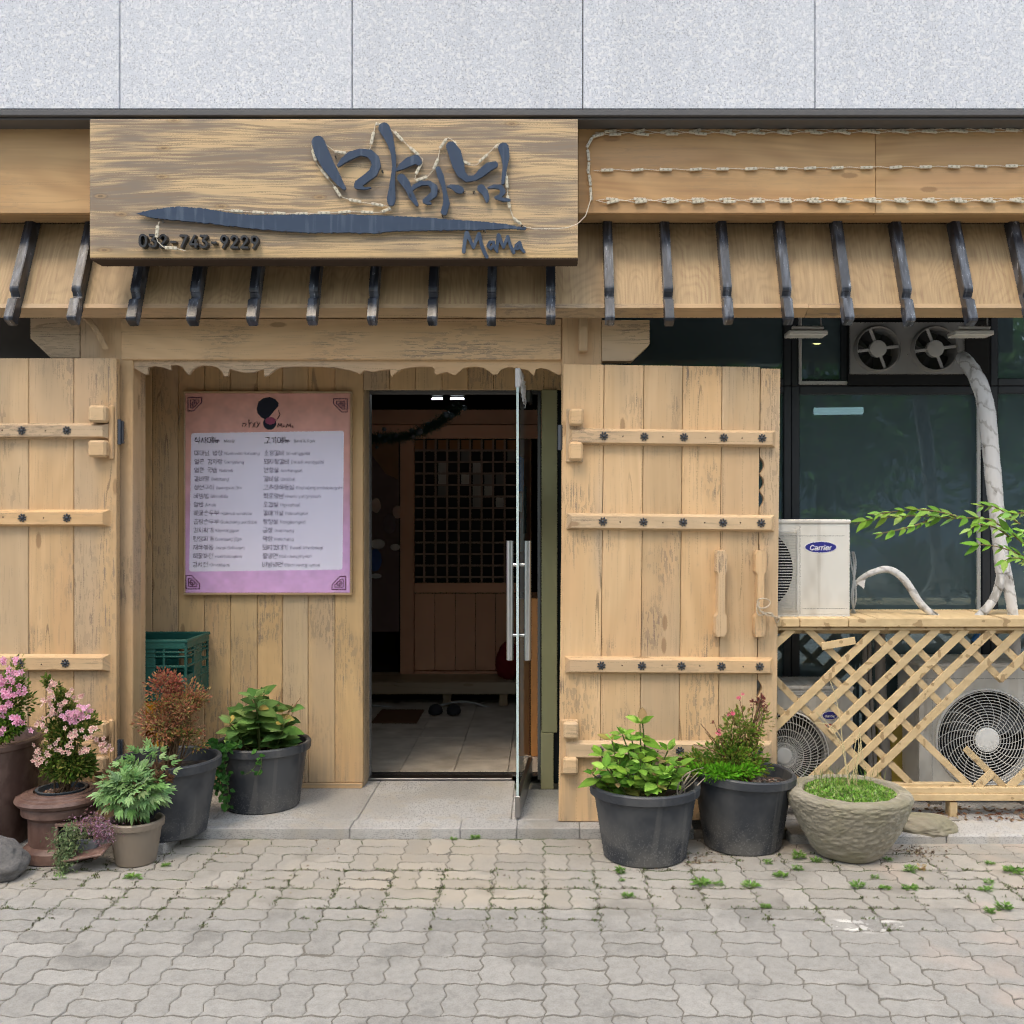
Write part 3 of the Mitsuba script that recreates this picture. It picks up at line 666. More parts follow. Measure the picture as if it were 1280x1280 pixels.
# ------------------------------------------------------------------ sign board
SD = 4.40
S = thing('sign_board', 'big weathered wooden sign board with blue brush lettering and a long blue stroke', 'sign')
sb = pbox(112, 148.5, 722.5, 322.5, SD, .125, .003)
sb = sb.subdivide().subdivide().subdivide()
add('board', sb, 'sign_wood', S, tone=.5, smooth=30)
add('bottom_shade', box(PX(112, SD), PX(722.5, SD), SD + .002, SD + .124, PZ(322.5, SD) - .006, PZ(322.5, SD) - .0005, .001), 'matte', S, color=(.055, .038, .028))  # dark brown strip that paints in the shade under the board
def z1(l): return [(380 + x / 4.571, 140 + y / 4.571, r / 4.571) for x, y, r in l]
def rel(lines, d, t, off, grow=-.28): return plate(strokes(lines).buffer(grow).simplify(.12), d - off, t)
syl = [
 [[(80, 172, 38), (100, 230, 42), (135, 300, 38), (175, 360, 30), (205, 405, 20), (228, 432, 13)], [(196, 305, 10), (225, 275, 18), (265, 247, 24), (320, 228, 20), (375, 236, 24), (405, 268, 27), (412, 305, 27), (395, 345, 26), (350, 380, 24), (312, 408, 24), (302, 422, 18), (345, 436, 8), (378, 432, 6)],
  [(458, 92, 34), (480, 135, 28), (497, 185, 20), (510, 240, 14), (515, 310, 12), (508, 370, 13), (503, 430, 18), (498, 490, 26), (497, 515, 22)], [(528, 332, 6), (560, 308, 20), (600, 282, 27), (640, 268, 26), (655, 285, 20)]],
 [[(556, 376, 26), (580, 405, 26), (597, 440, 18), (615, 480, 20), (645, 528, 11)], [(606, 452, 7), (630, 425, 14), (670, 405, 14), (715, 404, 14), (745, 430, 20), (742, 468, 20), (712, 492, 18), (690, 508, 15), (705, 520, 10), (722, 520, 8)],
  [(766, 325, 16), (780, 365, 20), (795, 415, 14), (806, 465, 14), (814, 520, 20), (800, 570, 20)], [(818, 425, 5), (845, 424, 13), (880, 440, 24), (893, 445, 22)]],
 [[(840, 196, 30), (862, 235, 38), (880, 300, 36), (897, 350, 26), (930, 382, 18), (978, 376, 16), (1015, 345, 24), (1055, 312, 26), (1090, 300, 20)], [(1140, 205, 32), (1150, 250, 26), (1148, 310, 14), (1140, 370, 12), (1135, 405, 10)],
  [(1012, 435, 24), (1035, 460, 20), (1045, 490, 16), (1045, 510, 8)], [(1052, 432, 6), (1085, 424, 12), (1125, 428, 15), (1138, 455, 16), (1120, 480, 12), (1095, 488, 9), (1140, 500, 12), (1172, 502, 10)]],
]
for i, ls in enumerate(syl):
    k = add('syllable', rel([z1(l) for l in ls], SD, .012, .026), 'letter_paint', S); label(k, ['first syllable of the blue brush lettering', 'second syllable of the blue brush lettering', 'third syllable of the blue brush lettering'][i])
top = [(170, 267), (185, 263), (200, 260.5), (222, 258), (252, 260), (275, 264), (300, 267.5), (340, 268.5), (380, 268), (440, 268), (480, 269.5), (520, 271), (560, 274), (600, 276.5), (630, 279.5), (658, 284.5)]
btm = [(656, 286.5), (630, 286), (600, 287), (560, 287.5), (520, 288), (490, 289), (470, 291.5), (430, 290.5), (400, 291), (370, 290), (330, 287), (300, 284), (265, 279.5), (240, 277), (210, 274.5), (188, 272)]
def rough(pts, a):
    q = np.array(pts, float); s = np.linspace(0, len(q) - 1, 220); x = np.interp(s, np.arange(len(q)), q[:, 0]); y = np.interp(s, np.arange(len(q)), q[:, 1])
    return list(zip(x, y + rng.normal(0, a, len(x))))
k = add('long_stroke', plate(Polygon(rough(top, .3) + rough(btm, .45)).buffer(0), SD - .024, .012), 'letter_paint', S); label(k, 'long tapering blue brush stroke under the lettering')
mm = [[(912, 797, 10), (918, 740, 10), (930, 688, 12), (950, 735, 10), (968, 772, 9), (985, 730, 9), (1000, 697, 12), (1015, 760, 10), (1030, 800, 11), (1045, 826, 10)], [(1085, 742, 7), (1062, 742, 8), (1050, 765, 8), (1068, 780, 8), (1084, 752, 7), (1092, 778, 8), (1104, 797, 7)],
      [(1100, 790, 8), (1106, 745, 9), (1112, 703, 11), (1128, 745, 9), (1140, 772, 8), (1152, 740, 8), (1164, 712, 10), (1178, 760, 9), (1198, 800, 10)], [(1232, 742, 7), (1212, 760, 8), (1206, 780, 8), (1225, 780, 7), (1236, 748, 7), (1242, 780, 9), (1258, 797, 8)]]
add('latin_lettering', rel([z1(l) for l in mm], SD, .012, .020, .05), 'letter_paint', S)
tm = meshkit.text_mesh('032-743-9229', 1.0, 1.0, True)
b0, b1 = tm.bounds; v = tm.vertices.copy()
v[:, 0] = (v[:, 0] - b0[0]) / (b1[0] - b0[0]); v[:, 1] = (v[:, 1] - b0[1]) / (b1[1] - b0[1])
dd = SD - .032
tm.vertices = np.c_[PX(173 + v[:, 0] * 150, dd), dd + .03 - v[:, 2] * .03, PZ(309 - v[:, 1] * 17 + v[:, 0] * 2, dd)]
if tm.volume < 0: tm.invert()
k = add('phone_number', tm, 'satin', S, color=(.022, .024, .028)); label(k, 'thick dark raised digits of the phone number')
for x, y in ((205, 278), (358, 291), (474, 292), (478, 216), (553, 271), (580, 242), (512, 245), (420, 198), (652, 284), (605, 290), (592, 242), (548, 240)):
    p = P(x, y, SD)
    add('nail', tube([p + [0, .002, 0], p + [0, -.022, .002], p + [.006, -.03, .0], p + [.008, -.03, -.012]], .0022, 5), 'satin', S, color=(.02, .018, .016))

def led_chain(text, pts, d, step, group='LED strings on sign and fascia', cable=.0017, off=.012, jitter=.5, skip=(), ends=True):
    """Clear LED modules strung on a pale cable along the pixel points."""
    k = thing('led_string', text, 'light string', group)
    q = np.array(pts, float); s = np.r_[0, np.cumsum(np.linalg.norm(np.diff(q, axis=0), axis=1))]
    n = max(int(s[-1] / 3), 8); ss = np.linspace(0, s[-1], n)
    x, y = np.interp(ss, s, q[:, 0]), np.interp(ss, s, q[:, 1])
    sag = np.sin(np.arange(n) * 3 / step * 2 * np.pi) * jitter
    w = np.array([P(a, b + g, d - off * .5) for a, b, g in zip(x, y, sag)])
    add('cable', tube(w, cable, 5), 'satin', k, color=(.62, .57, .47), smooth=True)
    for t in np.arange(step * .5, s[-1] - step * .25, step):
        t = t + rng.normal(0, step * .03)
        a, b = np.interp([t - 7.6, t + 7.6], s, q[:, 0]), np.interp([t - 7.6, t + 7.6], s, q[:, 1])
        A, Bq = P(a[0], b[0], d - off), P(a[1], b[1], d - off)
        tilt = rng.normal(0, .0012); A[2] += tilt; Bq[2] -= tilt
        m = bar(A, Bq, 0.0128 + rng.normal(0, .0006), .008, .0018)
        mk = add('led_module', m, 'gloss', k, color=(.54, .50, .40))
        c_ = (A + Bq) / 2; u = (Bq - A) / np.linalg.norm(Bq - A)
        for f in (-.011, .011):
            add('diode', bar(c_ + u * (f - .0035) - [0, .0045, 0], c_ + u * (f + .0035) - [0, .0045, 0], .006, .002), 'gloss', mk, color=(.34, .31, .22))
    return k
fp = lambda l: [(380 + x / 4.571, 140 + y / 4.571) for x, y in l]
led_chain('clear LED modules wired round the blue letters on the sign board',
          fp([(1265, 655), (1205, 630), (1165, 520), (1155, 330)]) + fp([(1160, 200), (1110, 178), (1025, 265), (985, 305), (905, 300)]) + fp([(858, 165), (822, 145), (780, 190), (762, 290), (745, 325), (690, 388), (632, 392), (640, 350), (675, 285), (680, 270), (615, 212), (505, 105), (455, 70), (410, 60), (392, 150), (375, 215)]) + fp([(200, 243), (130, 190), (40, 185), (70, 290), (170, 420), (200, 480), (290, 510), (390, 525), (490, 540), (502, 562), (420, 575), (270, 570), (0, 583)]) + [(350, 267), (330, 266), (300, 264.5), (272, 262)], SD, 27, jitter=0, off=.016, cable=.0017)
led_chain('short loose end of LED wire hanging over the first digits of the phone number', [(199, 277), (194, 292), (197, 302), (204, 309), (222, 311), (232, 313.5)], SD - .05, 30, jitter=0, off=.006)
led_chain('single LED lead running from the end of the long blue stroke to the fascia', [(657, 284), (668, 286), (690, 286), (708, 285), (722, 280), (732, 270), (738, 251), (739, 240)], SD - .01, 200, jitter=0)
fx = lambda l: [(700 + x / 2.207, 120 + y / 2.207) for x, y in l]
gl = 'LED strings on the fascia'
def row(y0, x0, x1, a, ph, dy=0):
    xx = np.arange(x0, x1, 12.0)
    return [(x, y0 + a * math.sin(x / 37.0 * 2 * math.pi + ph) + dy * (x - x0) / 560) for x in xx]
led_chain('upper LED string of the pair along the top of the fascia', row(164.5, 744, 1290, 1.6, 0, -2.5), FD, 36.5)
led_chain('lower LED string of the pair along the top of the fascia', row(167.5, 750, 1290, 1.6, 3.14, -4), FD - .003, 36.5)
led_chain('LED string along the middle of the fascia', row(213, 742, 1290, .4, 0, -6.0), FD, 36)
led_chain('upper LED string of the pair along the bottom of the fascia', row(249.5, 745, 1290, 1.3, 1.2, -.5), FD, 36.5)
led_chain('lower LED string of the pair along the bottom of the fascia', row(252, 748, 1290, 1.3, 4.3, -.5), FD - .003, 36.5)
led_chain('knot of LED modules going down the left end of the fascia', [(756, 167), (745, 167), (738, 174), (733, 184), (737, 192), (736, 204), (733, 214), (739, 222), (738, 235), (739, 250)], FD - .004, 17, jitter=.4)

# ------------------------------------------------------------------ menu board
HJ = {'I': 'ㄱㄲㄴㄷㄸㄹㅁㅂㅃㅅㅆㅇㅈㅉㅊㅋㅌㅍㅎ', 'V': 'ㅏㅐㅑㅒㅓㅔㅕㅖㅗㅘㅙㅚㅛㅜㅝㅞㅟㅠㅡㅢㅣ', 'F': ' ㄱㄲㄳㄴㄵㄶㄷㄹㄺㄻㄼㄽㄾㄿㅀㅁㅂㅄㅅㅆㅇㅈㅊㅋㅌㅍㅎ'}
circ = [(.5 + .5 * math.cos(t), .5 + .5 * math.sin(t)) for t in np.linspace(0, 2 * math.pi, 13)]
ring_ = [(.5 + .45 * math.cos(t), .3 + .3 * math.sin(t)) for t in np.linspace(0, 2 * math.pi, 13)]
J = {'ㄱ': [[(0, .95), (1, .95), (.8, 0)]], 'ㄴ': [[(0, 1), (0, .05), (1, .1)]], 'ㄷ': [[(1, .95), (0, .95), (0, .05), (1, .05)]], 'ㄹ': [[(0, 1), (1, 1), (1, .52), (0, .52), (0, 0), (1, 0)]],
     'ㅁ': [[(0, 1), (1, 1), (1, 0), (0, 0), (0, 1)]], 'ㅂ': [[(0, 1), (0, 0), (1, 0), (1, 1)], [(0, .5), (1, .5)]], 'ㅅ': [[(.5, 1), (0, 0)], [(.5, .65), (1, 0)]], 'ㅇ': [circ],
     'ㅈ': [[(0, 1), (1, 1)], [(.5, 1), (0, 0)], [(.5, .6), (1, 0)]], 'ㅊ': [[(.4, 1.1), (.6, 1.1)], [(0, .8), (1, .8)], [(.5, .8), (0, 0)], [(.5, .5), (1, 0)]], 'ㅋ': [[(0, .95), (1, .95), (.8, 0)], [(0, .5), (.9, .5)]],
     'ㅌ': [[(1, 1), (0, 1), (0, 0), (1, 0)], [(0, .5), (1, .5)]], 'ㅍ': [[(0, 1), (1, 1)], [(0, 0), (1, 0)], [(.3, 1), (.3, 0)], [(.7, 1), (.7, 0)]], 'ㅎ': [[(.35, 1.05), (.65, 1.05)], [(0, .78), (1, .78)], ring_]}
for d_, s_ in (('ㄲ', 'ㄱ'), ('ㄸ', 'ㄷ'), ('ㅃ', 'ㅂ'), ('ㅆ', 'ㅅ'), ('ㅉ', 'ㅈ')):
    J[d_] = [[(x * .43, y) for x, y in l] for l in J[s_]] + [[(.57 + x * .43, y) for x, y in l] for l in J[s_]]
VV = {'ㅏ': [[(.3, 1), (.3, 0)], [(.3, .5), (1, .5)]], 'ㅑ': [[(.3, 1), (.3, 0)], [(.3, .65), (1, .65)], [(.3, .35), (1, .35)]], 'ㅓ': [[(.8, 1), (.8, 0)], [(0, .5), (.8, .5)]], 'ㅕ': [[(.8, 1), (.8, 0)], [(0, .65), (.8, .65)], [(0, .35), (.8, .35)]],
      'ㅣ': [[(.5, 1), (.5, 0)]], 'ㅐ': [[(.1, 1), (.1, 0)], [(.8, 1), (.8, 0)], [(.1, .5), (.8, .5)]], 'ㅔ': [[(.5, 1), (.5, 0)], [(1, 1), (1, 0)], [(0, .5), (.5, .5)]]}
HV = {'ㅗ': [[(0, 0), (1, 0)], [(.5, 0), (.5, 1)]], 'ㅛ': [[(0, 0), (1, 0)], [(.35, 0), (.35, 1)], [(.65, 0), (.65, 1)]], 'ㅜ': [[(0, 1), (1, 1)], [(.5, 1), (.5, 0)]], 'ㅠ': [[(0, 1), (1, 1)], [(.35, 1), (.35, 0)], [(.65, 1), (.65, 0)]], 'ㅡ': [[(0, .5), (1, .5)]]}
CV = {'ㅘ': 'ㅗㅏ', 'ㅙ': 'ㅗㅐ', 'ㅚ': 'ㅗㅣ', 'ㅝ': 'ㅜㅓ', 'ㅞ': 'ㅜㅔ', 'ㅟ': 'ㅜㅣ', 'ㅢ': 'ㅡㅣ'}
def hangul(ch):
    n = ord(ch) - 0xAC00
    i, v, f = HJ['I'][n // 588], HJ['V'][n % 588 // 28], HJ['F'][n % 28]
    y0 = .40 if f != ' ' else 0.0; H = 1 - y0; out = []
    def put(ls, x, y, w, h): out.extend([[(x + a * w, y + b * h) for a, b in l] for l in ls])
    if v in VV: put(J[i], .06, y0 + .12 * H, .46, .78 * H); put(VV[v], .62, y0, .34, H)
    elif v in HV: put(J[i], .2, y0 + .46 * H, .6, .52 * H); put(HV[v], .02, y0 + .06 * H, .96, .30 * H)
    else:
        h_, w_ = CV[v]; put(J[i], .1, y0 + .48 * H, .42, .5 * H); put(HV[h_], .04, y0 + .1 * H, .56, .28 * H); put(VV[w_], .68, y0, .3, H)
    if f != ' ': put(J[f], .2, 0, .62, .31)
    return out
def korean(text, x, y, size, w, adv=1.06):
    """Brush-like strokes of the text at pixel (x, y = base line)."""
    g = []
    for ch in text:
        if ch != ' ':
            for l in hangul(ch): g.append(LineString([(x + a * size, y - b * size) for a, b in l]).buffer(w * .82, 3))
        x += size * adv if ch != ' ' else size * .55
    return unary_union(g), x
def latin(text, x, y, cap, d, t, squeeze=1.0, bold=False, slant=0.0):
    m = meshkit.text_mesh(text, 1.0, 1.0, bold); v = m.vertices.copy()
    v[:, 0] = (v[:, 0] + v[:, 1] * slant) * cap * squeeze; wd = v[:, 0].max()
    m.vertices = np.c_[PX(x + v[:, 0], d), d + t - v[:, 2] * t, PZ(y - v[:, 1] * cap, d)]
    return m, x + wd
MB = thing('menu_board', 'pink and violet printed menu board with a white list and corner ornaments', 'menu board')
md = 5.29
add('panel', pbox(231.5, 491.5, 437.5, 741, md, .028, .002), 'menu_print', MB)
add('list_panel', plate(Polygon([(239, 541.5), (430, 538.5), (428, 712), (236.5, 714.5)]).buffer(-3).buffer(3, 6), md - .0012, .001), 'satin', MB, color=(.74, .71, .86))
INK = (.035, .025, .05)
heads = [('식사메뉴', 'Meals', 243), ('고기메뉴', 'Beef & Pork', 330.5)]
for t, e, x in heads:
    g, x2 = korean(t, x, 554, 7.6, .62)
    m, _ = latin(e, x + 36.5, 553.2, 3.6, md - .0024, .001, 1.0)
    add('heading', cat([plate(g, md - .0024, .001), m]), 'matte', MB, color=INK)
colA = [('마마님 밥상', 'Mamanim Babsang'), ('얼큰 감자탕', 'Gamjatang'), ('얼큰 국밥', 'Gukbab'), ('갈비탕', 'Galbitang'), ('생선구이', 'Saengsun Gui'), ('비빔밥', 'Bibimbab'), ('알밥', 'Albab'), ('해물순두부', 'Haemul sundubu'), ('곱창순두부', 'Gobchang sundubu'), ('김치찌개', 'Kimchi jjigae'), ('된장찌개', 'Doenjang jjige'), ('제육볶음', 'Jeyuk Bokkeum'), ('해물파전', 'Haemulpajeon'), ('김치전', 'Kimchijeon')]
colB = [('소왕갈비', 'Sowanggalbi'), ('돼지왕갈비', 'Dwaeji wanggalbi'), ('안창살', 'Anchangsal'), ('갈비살', 'Galbisal'), ('고추장목등심', 'Gochujang mokdeungsim'), ('화로양념', 'Hwaro yangnyeom'), ('오겹살', 'Ogyeobsal'), ('갈매기살', 'Galmaegisal'), ('항정살', 'Hangjeongsal'), ('곱창', 'Gobchang'), ('막창', 'Makchang'), ('돼지껍데기', 'Dwaeji kkeobdegi'), ('물냉면', 'Mul naengmyeon'), ('비빔냉면', 'Bibim naengmyeon')]
for colm, x, e in ((colA, 243, 'left column of dish names'), (colB, 330, 'right column of dish names')):
    gs, ms = [], []
    for i, (t, en) in enumerate(colm):
        y = 569.3 + i * 10.72; xx = x - i * .16
        g, x2 = korean(t, xx, y, 6.2, .45, 1.04); gs.append(g)
        m, _ = latin(en, x2 + 1.5, y - .6, 3.9, md - .0024, .001, .93); ms.append(m)
    k = add('dish_names', cat([plate(g, md - .0024, .001) for g in gs] + ms), 'matte', MB, color=(.13, .105, .18)); label(k, e)
# emblem: dark hair bun shape over a pink face disc, small lettering on both sides
hair = Polygon([(321, 511), (323, 503), (329, 498), (337, 496.5), (344, 499), (348, 504), (347.5, 508), (343, 513), (338, 519), (333, 524.5), (327, 522), (322.5, 517)]).buffer(1.2).buffer(-1.0)
bun = Point(337, 529).buffer(8.2, 12).intersection(Polygon([(320, 529), (328, 525), (334, 523), (344, 523), (348, 528), (346, 540), (325, 540)]))
e = add('emblem', cat([plate(hair, md - .0014, .001), plate(bun, md - .0014, .001)]), 'matte', MB, color=(.018, .022, .035)); label(e, 'dark hair-shaped emblem')
add('emblem_face', plate(shapely.affinity.scale(Point(338, 526).buffer(1, 12), 6.6, 4.6), md - .0022, .001), 'matte', MB, color=(.28, .07, .13))
ls = [[(304, 529, .5), (303, 533, .5)], [(304, 529, .5), (308, 530, .5), (306, 533, .5)], [(311, 525, .6), (311.5, 534, .6)], [(311.5, 530, .4), (314, 528, .6)], [(316, 529, .5), (319, 534, .5)], [(319, 528, .5), (316, 534, .5)], [(321, 527, .5), (323, 531, .5), (321, 534, .5)], [(325, 528, .4), (322, 533, .4)],
      [(347, 534, .6), (348, 529.5, .6), (350, 533, .5), (351.5, 529, .6), (352.5, 534, .6)], [(355, 531, .5), (354, 533.5, .5), (356, 533.5, .5)], [(358, 534, .6), (359, 530, .6), (361, 533, .5), (362.5, 530, .6), (363.5, 534, .6)], [(366, 532, .5), (365, 534, .5), (367, 534, .5)], [(346, 525, .5), (350, 518, .5)], [(348, 513, .35), (350, 518, .35), (348, 522, .35)]]
add('emblem_lettering', plate(strokes(ls), md - .0014, .001), 'matte', MB, color=(.06, .02, .02))
def ornament(x, y, sx, sy):
    q = lambda l: LineString([(x + a * sx, y + b * sy) for a, b in l]).buffer(.55, 2)
    return unary_union([q(l) for l in ([(0, 0), (17, 0), (17, 6), (7, 16.5), (0, 16.5), (0, 0)], [(3, 3), (13.5, 3), (13.5, 6), (6, 13), (3, 13), (3, 3)], [(3, 8), (8, 8), (8, 3)], [(5.5, 5.5), (10.5, 5.5), (10.5, 8)], [(5.5, 5.5), (5.5, 10.5), (8, 10.5)])])
for x, y, sx, sy in ((235, 497, 1, 1), (434, 498.5, -1, 1), (232.5, 736, 1, -1), (432, 737, -1, -1)):
    add('corner_ornament', plate(ornament(x, y, sx, sy), md - .0014, .001), 'matte', MB, color=(.10, .03, .07))
for bx in ((229.5, 489, 439.5, 491.3), (229.5, 741.2, 439.5, 743.5), (229.5, 491.4, 231.3, 741.1), (437.7, 491.4, 439.5, 741.1)):
    add('frame_strip', pbox(*bx, md - .004, .034, .001), 'wood_h', MB, tone=.8)

# ------------------------------------------------------------------ windows on the right
WDp = 5.36
FR = (.022, .026, .032)
def window(text, x0, y0, x1, y1, fr=9):
    k = thing('shop_window', text, 'window')
    add('pane', trimesh.Trimesh([P(x0 + fr, y1 - fr, WDp + .03), P(x1 - fr, y1 - fr, WDp + .03), P(x1 - fr, y0 + fr, WDp + .03), P(x0 + fr, y0 + fr, WDp + .03)], [[0, 1, 2], [0, 2, 3]], process=False), 'tinted_glass', k)
    for r in ((x0, y0, x0 + fr, y1), (x1 - fr, y0, x1, y1)): add('frame_bar', pbox(*r, WDp, .07, .003), 'satin', k, color=FR)
    for r in ((x0 + fr + .3, y0, x1 - fr - .3, y0 + fr), (x0 + fr + .3, y1 - fr, x1 - fr - .3, y1)): add('frame_bar', pbox(*r, WDp + .001, .068, .003), 'satin', k, color=FR)
    return k
yb = 1003
window('dark transom window under the canopy behind the right plank door', 712, 330, 989, 482)
window('tall dark window mostly hidden behind the right plank door', 712, 482.6, 989, yb)
w2 = window('small transom window left of the two ventilation fans', 989.6, 330, 1060, 482, 8)
w1 = window('large dark shop window above the white air conditioner', 989.6, 482.6, 1238, yb, 10)
window('transom window at the far right beside the white duct', 1238.6, 330, 1420, 482)
window('dark shop window at the right edge of the picture', 1238.6, 482.6, 1420, yb)
al = (.42, .42, .40)
add('aluminium_bead', pbox(998.5, 395, 1002.5, 476, WDp - .012, .012, .001), 'satin', w2, color=al)
add('aluminium_bead', pbox(998.5, 476.2, 1226, 480.5, WDp - .012, .012, .001), 'satin', w1, color=al)
add('aluminium_bead', pbox(1221.5, 487, 1226, yb - 10, WDp - .012, .012, .001), 'satin', w1, color=al)
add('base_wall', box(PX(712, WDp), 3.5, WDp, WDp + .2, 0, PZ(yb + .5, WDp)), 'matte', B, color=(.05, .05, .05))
# ventilation fans in the transom
VF = thing('fan_panel', 'black panel in the transom that holds two ventilation fans', 'panel')
vd = 5.30
ply_ = Polygon([(1060, 400), (1238, 400), (1238, 481), (1060, 481)]).difference(Point(1097, 436).buffer(27)).difference(Point(1168.5, 436).buffer(27))
add('sheet', plate(ply_, vd + .035, .02), 'matte', VF, color=(.016, .017, .018))
for cx, text in ((1097, 'left ventilation fan with white hub above the shop window'), (1168.5, 'right ventilation fan with white hub beside the duct')):
    k = thing('ventilation_fan', text, 'fan', 'ventilation fans in the transom')
    cy = 436; gray = (.24, .24, .235)
    hsg = Polygon([(cx - 33, 404), (cx + 36, 404), (cx + 36, 466), (cx - 33, 466)]).buffer(1.2).difference(Point(cx, cy).buffer(29.3, 24))
    add('housing', plate(hsg, vd + .012, .02), 'satin', k, color=gray)
    c0 = P(cx, cy, vd); r0 = 29.5 / F * vd
    g = np.arange(49) * 2 * np.pi / 48
    def ringm(ra, rb, ya, yb_):
        n = 48; a = np.arange(n) * 2 * np.pi / n; V = []
        for r, y in ((ra, ya), (rb, yb_)): V.append(np.c_[c0[0] + r * np.cos(a), np.full(n, y), c0[2] + r * np.sin(a)])
        f = []
        for i in range(n): f += [[i, (i + 1) % n, n + (i + 1) % n], [i, n + (i + 1) % n, n + i]]
        return trimesh.Trimesh(np.vstack(V), f, process=False)
    add('shroud', cat([ringm(r0, r0 * .92, vd + .012, vd - .02), ringm(r0 * .92, r0 * .89, vd - .02, vd - .016), ringm(r0 * .89, r0 * .89, vd - .016, vd + .12)]), 'satin', k, color=gray, smooth=30)
    add('hub', cat([tube([c0 + [0, .02, 0], c0 + [0, -.012, 0]], 10.5 / F * vd, 24), tube([c0 + [0, -.012, 0], c0 + [0, -.016, 0]], [10.5 / F * vd, 8.5 / F * vd], 24)]), 'satin', k, color=(.44, .44, .42), smooth=40)
    a0 = .12
    for j in range(4):
        a = a0 + j * math.pi / 2 + (.25 if j % 2 else 0)
        u = np.array([math.cos(a), 0, math.sin(a)])
        add('vane', bar(c0 + u * .036, c0 + u * r0 * .93, .016, .006, .002), 'satin', k, color=(.40, .40, .39))
    for j in range(5):
        a = .5 + j * 2 * math.pi / 5; u, w = np.array([math.cos(a), 0, math.sin(a)]), np.array([-math.sin(a), 0, math.cos(a)])
        q = [c0 + u * .03 + [0, .05, 0], c0 + u * .03 + w * .02 + [0, .09, 0], c0 + u * r0 * .86 + w * .06 + [0, .10, 0], c0 + u * r0 * .86 - w * .02 + [0, .045, 0]]
        add('fan_blade', trimesh.Trimesh(q, [[0, 1, 2], [0, 2, 3]], process=False), 'satin', k, color=(.05, .05, .05))
add('duct_box', pbox(1207, 400, 1236, 465, vd, .05, .003), 'matte', VF, color=(.02, .02, .02))
# fluorescent battens under the eave
for x0, text in ((986, 'white lamp batten under the eave left of the fans'), (1194, 'white lamp batten under the eave right of the fans')):
    k = thing('lamp_batten', text, 'lamp'); d = 4.86
    add('tray', pbox(x0, 412.5, x0 + 49, 418.5, d, .10, .004), 'satin', k, color=(.55, .54, .50))
    add('lamp_tube', tube([P(x0 + 4, 410, d + .03), P(x0 + 43, 410, d + .03)], .010, 10), 'gloss', k, color=(.62, .61, .57), smooth=40)
    for x in (x0 + 14, x0 + 40): add('hanger', tube([P(x, 412, d + .05), P(x, 386, d + .05)], .004, 6), 'satin', k, color=(.25, .25, .25))
# ------------------------------------------------------------------ insulated pipes
k = thing('insulated_pipe', 'thick white wrapped pipe coming from the fan and forking above the fence', 'pipe')
pd = 4.98
def pipe(pts, r, d=pd, n=40):
    cv = curve([P(x, y, d + (o[0] if o else 0)) for x, y, *o in pts], n)
    rr = np.interp(np.linspace(0, 1, n), np.linspace(0, 1, len(np.atleast_1d(r))), np.atleast_1d(r)) * (1 + .07 * rng.normal(size=n) * .4)
    return tube(cv, rr * .74, 14)
add('main_pipe', pipe([(1203, 447, .18), (1215, 462, .06), (1228, 490), (1235, 530), (1240, 580), (1246, 640), (1251, 690), (1254, 715)], [.045, .052, .056, .052, .05, .047, .048]), 'pipe_wrap', k, smooth=60)
add('branch_pipe', pipe([(1253, 700), (1261, 735), (1267, 775), (1270, 820)], [.042, .034, .032]), 'pipe_wrap', k, smooth=60)
add('branch_pipe', pipe([(1254, 700), (1250, 728), (1240, 752), (1224, 770), (1205, 790)], [.038, .030, .028, .028]), 'pipe_wrap', k, smooth=60)
k = thing('insulated_pipe', 'white wrapped pipe arching down from the white air conditioner', 'pipe')
add('pipe_run', pipe([(1069, 731, .05), (1078, 722, .03), (1092, 715), (1108, 711.5), (1122, 717), (1138, 735), (1152, 756), (1166, 768), (1178, 776), (1195, 790)], [.014, .021, .025, .025, .023, .023]), 'pipe_wrap', k, smooth=60)
add('torn_end', trimesh.Trimesh([P(1071, 729, pd), P(1082, 724, pd - .02), P(1080, 736, pd - .02), P(1077, 730, pd + .01)], [[0, 1, 2], [0, 2, 3], [1, 2, 3]], process=False), 'pipe_wrap', k)
k = thing('cable', 'thin grey cables hanging at the side of the white air conditioner', 'cable')
for dx in (0, 3, 5): add('strand', tube(curve([P(1062 + dx, 690, 5.0), P(1066 + dx * .6, 715, 5.02), P(1070 - dx, 738, 5.0), P(1064 + dx, 766, 5.02)], 20), .0045, 6), 'satin', k, color=(.30, .32, .33), smooth=True)
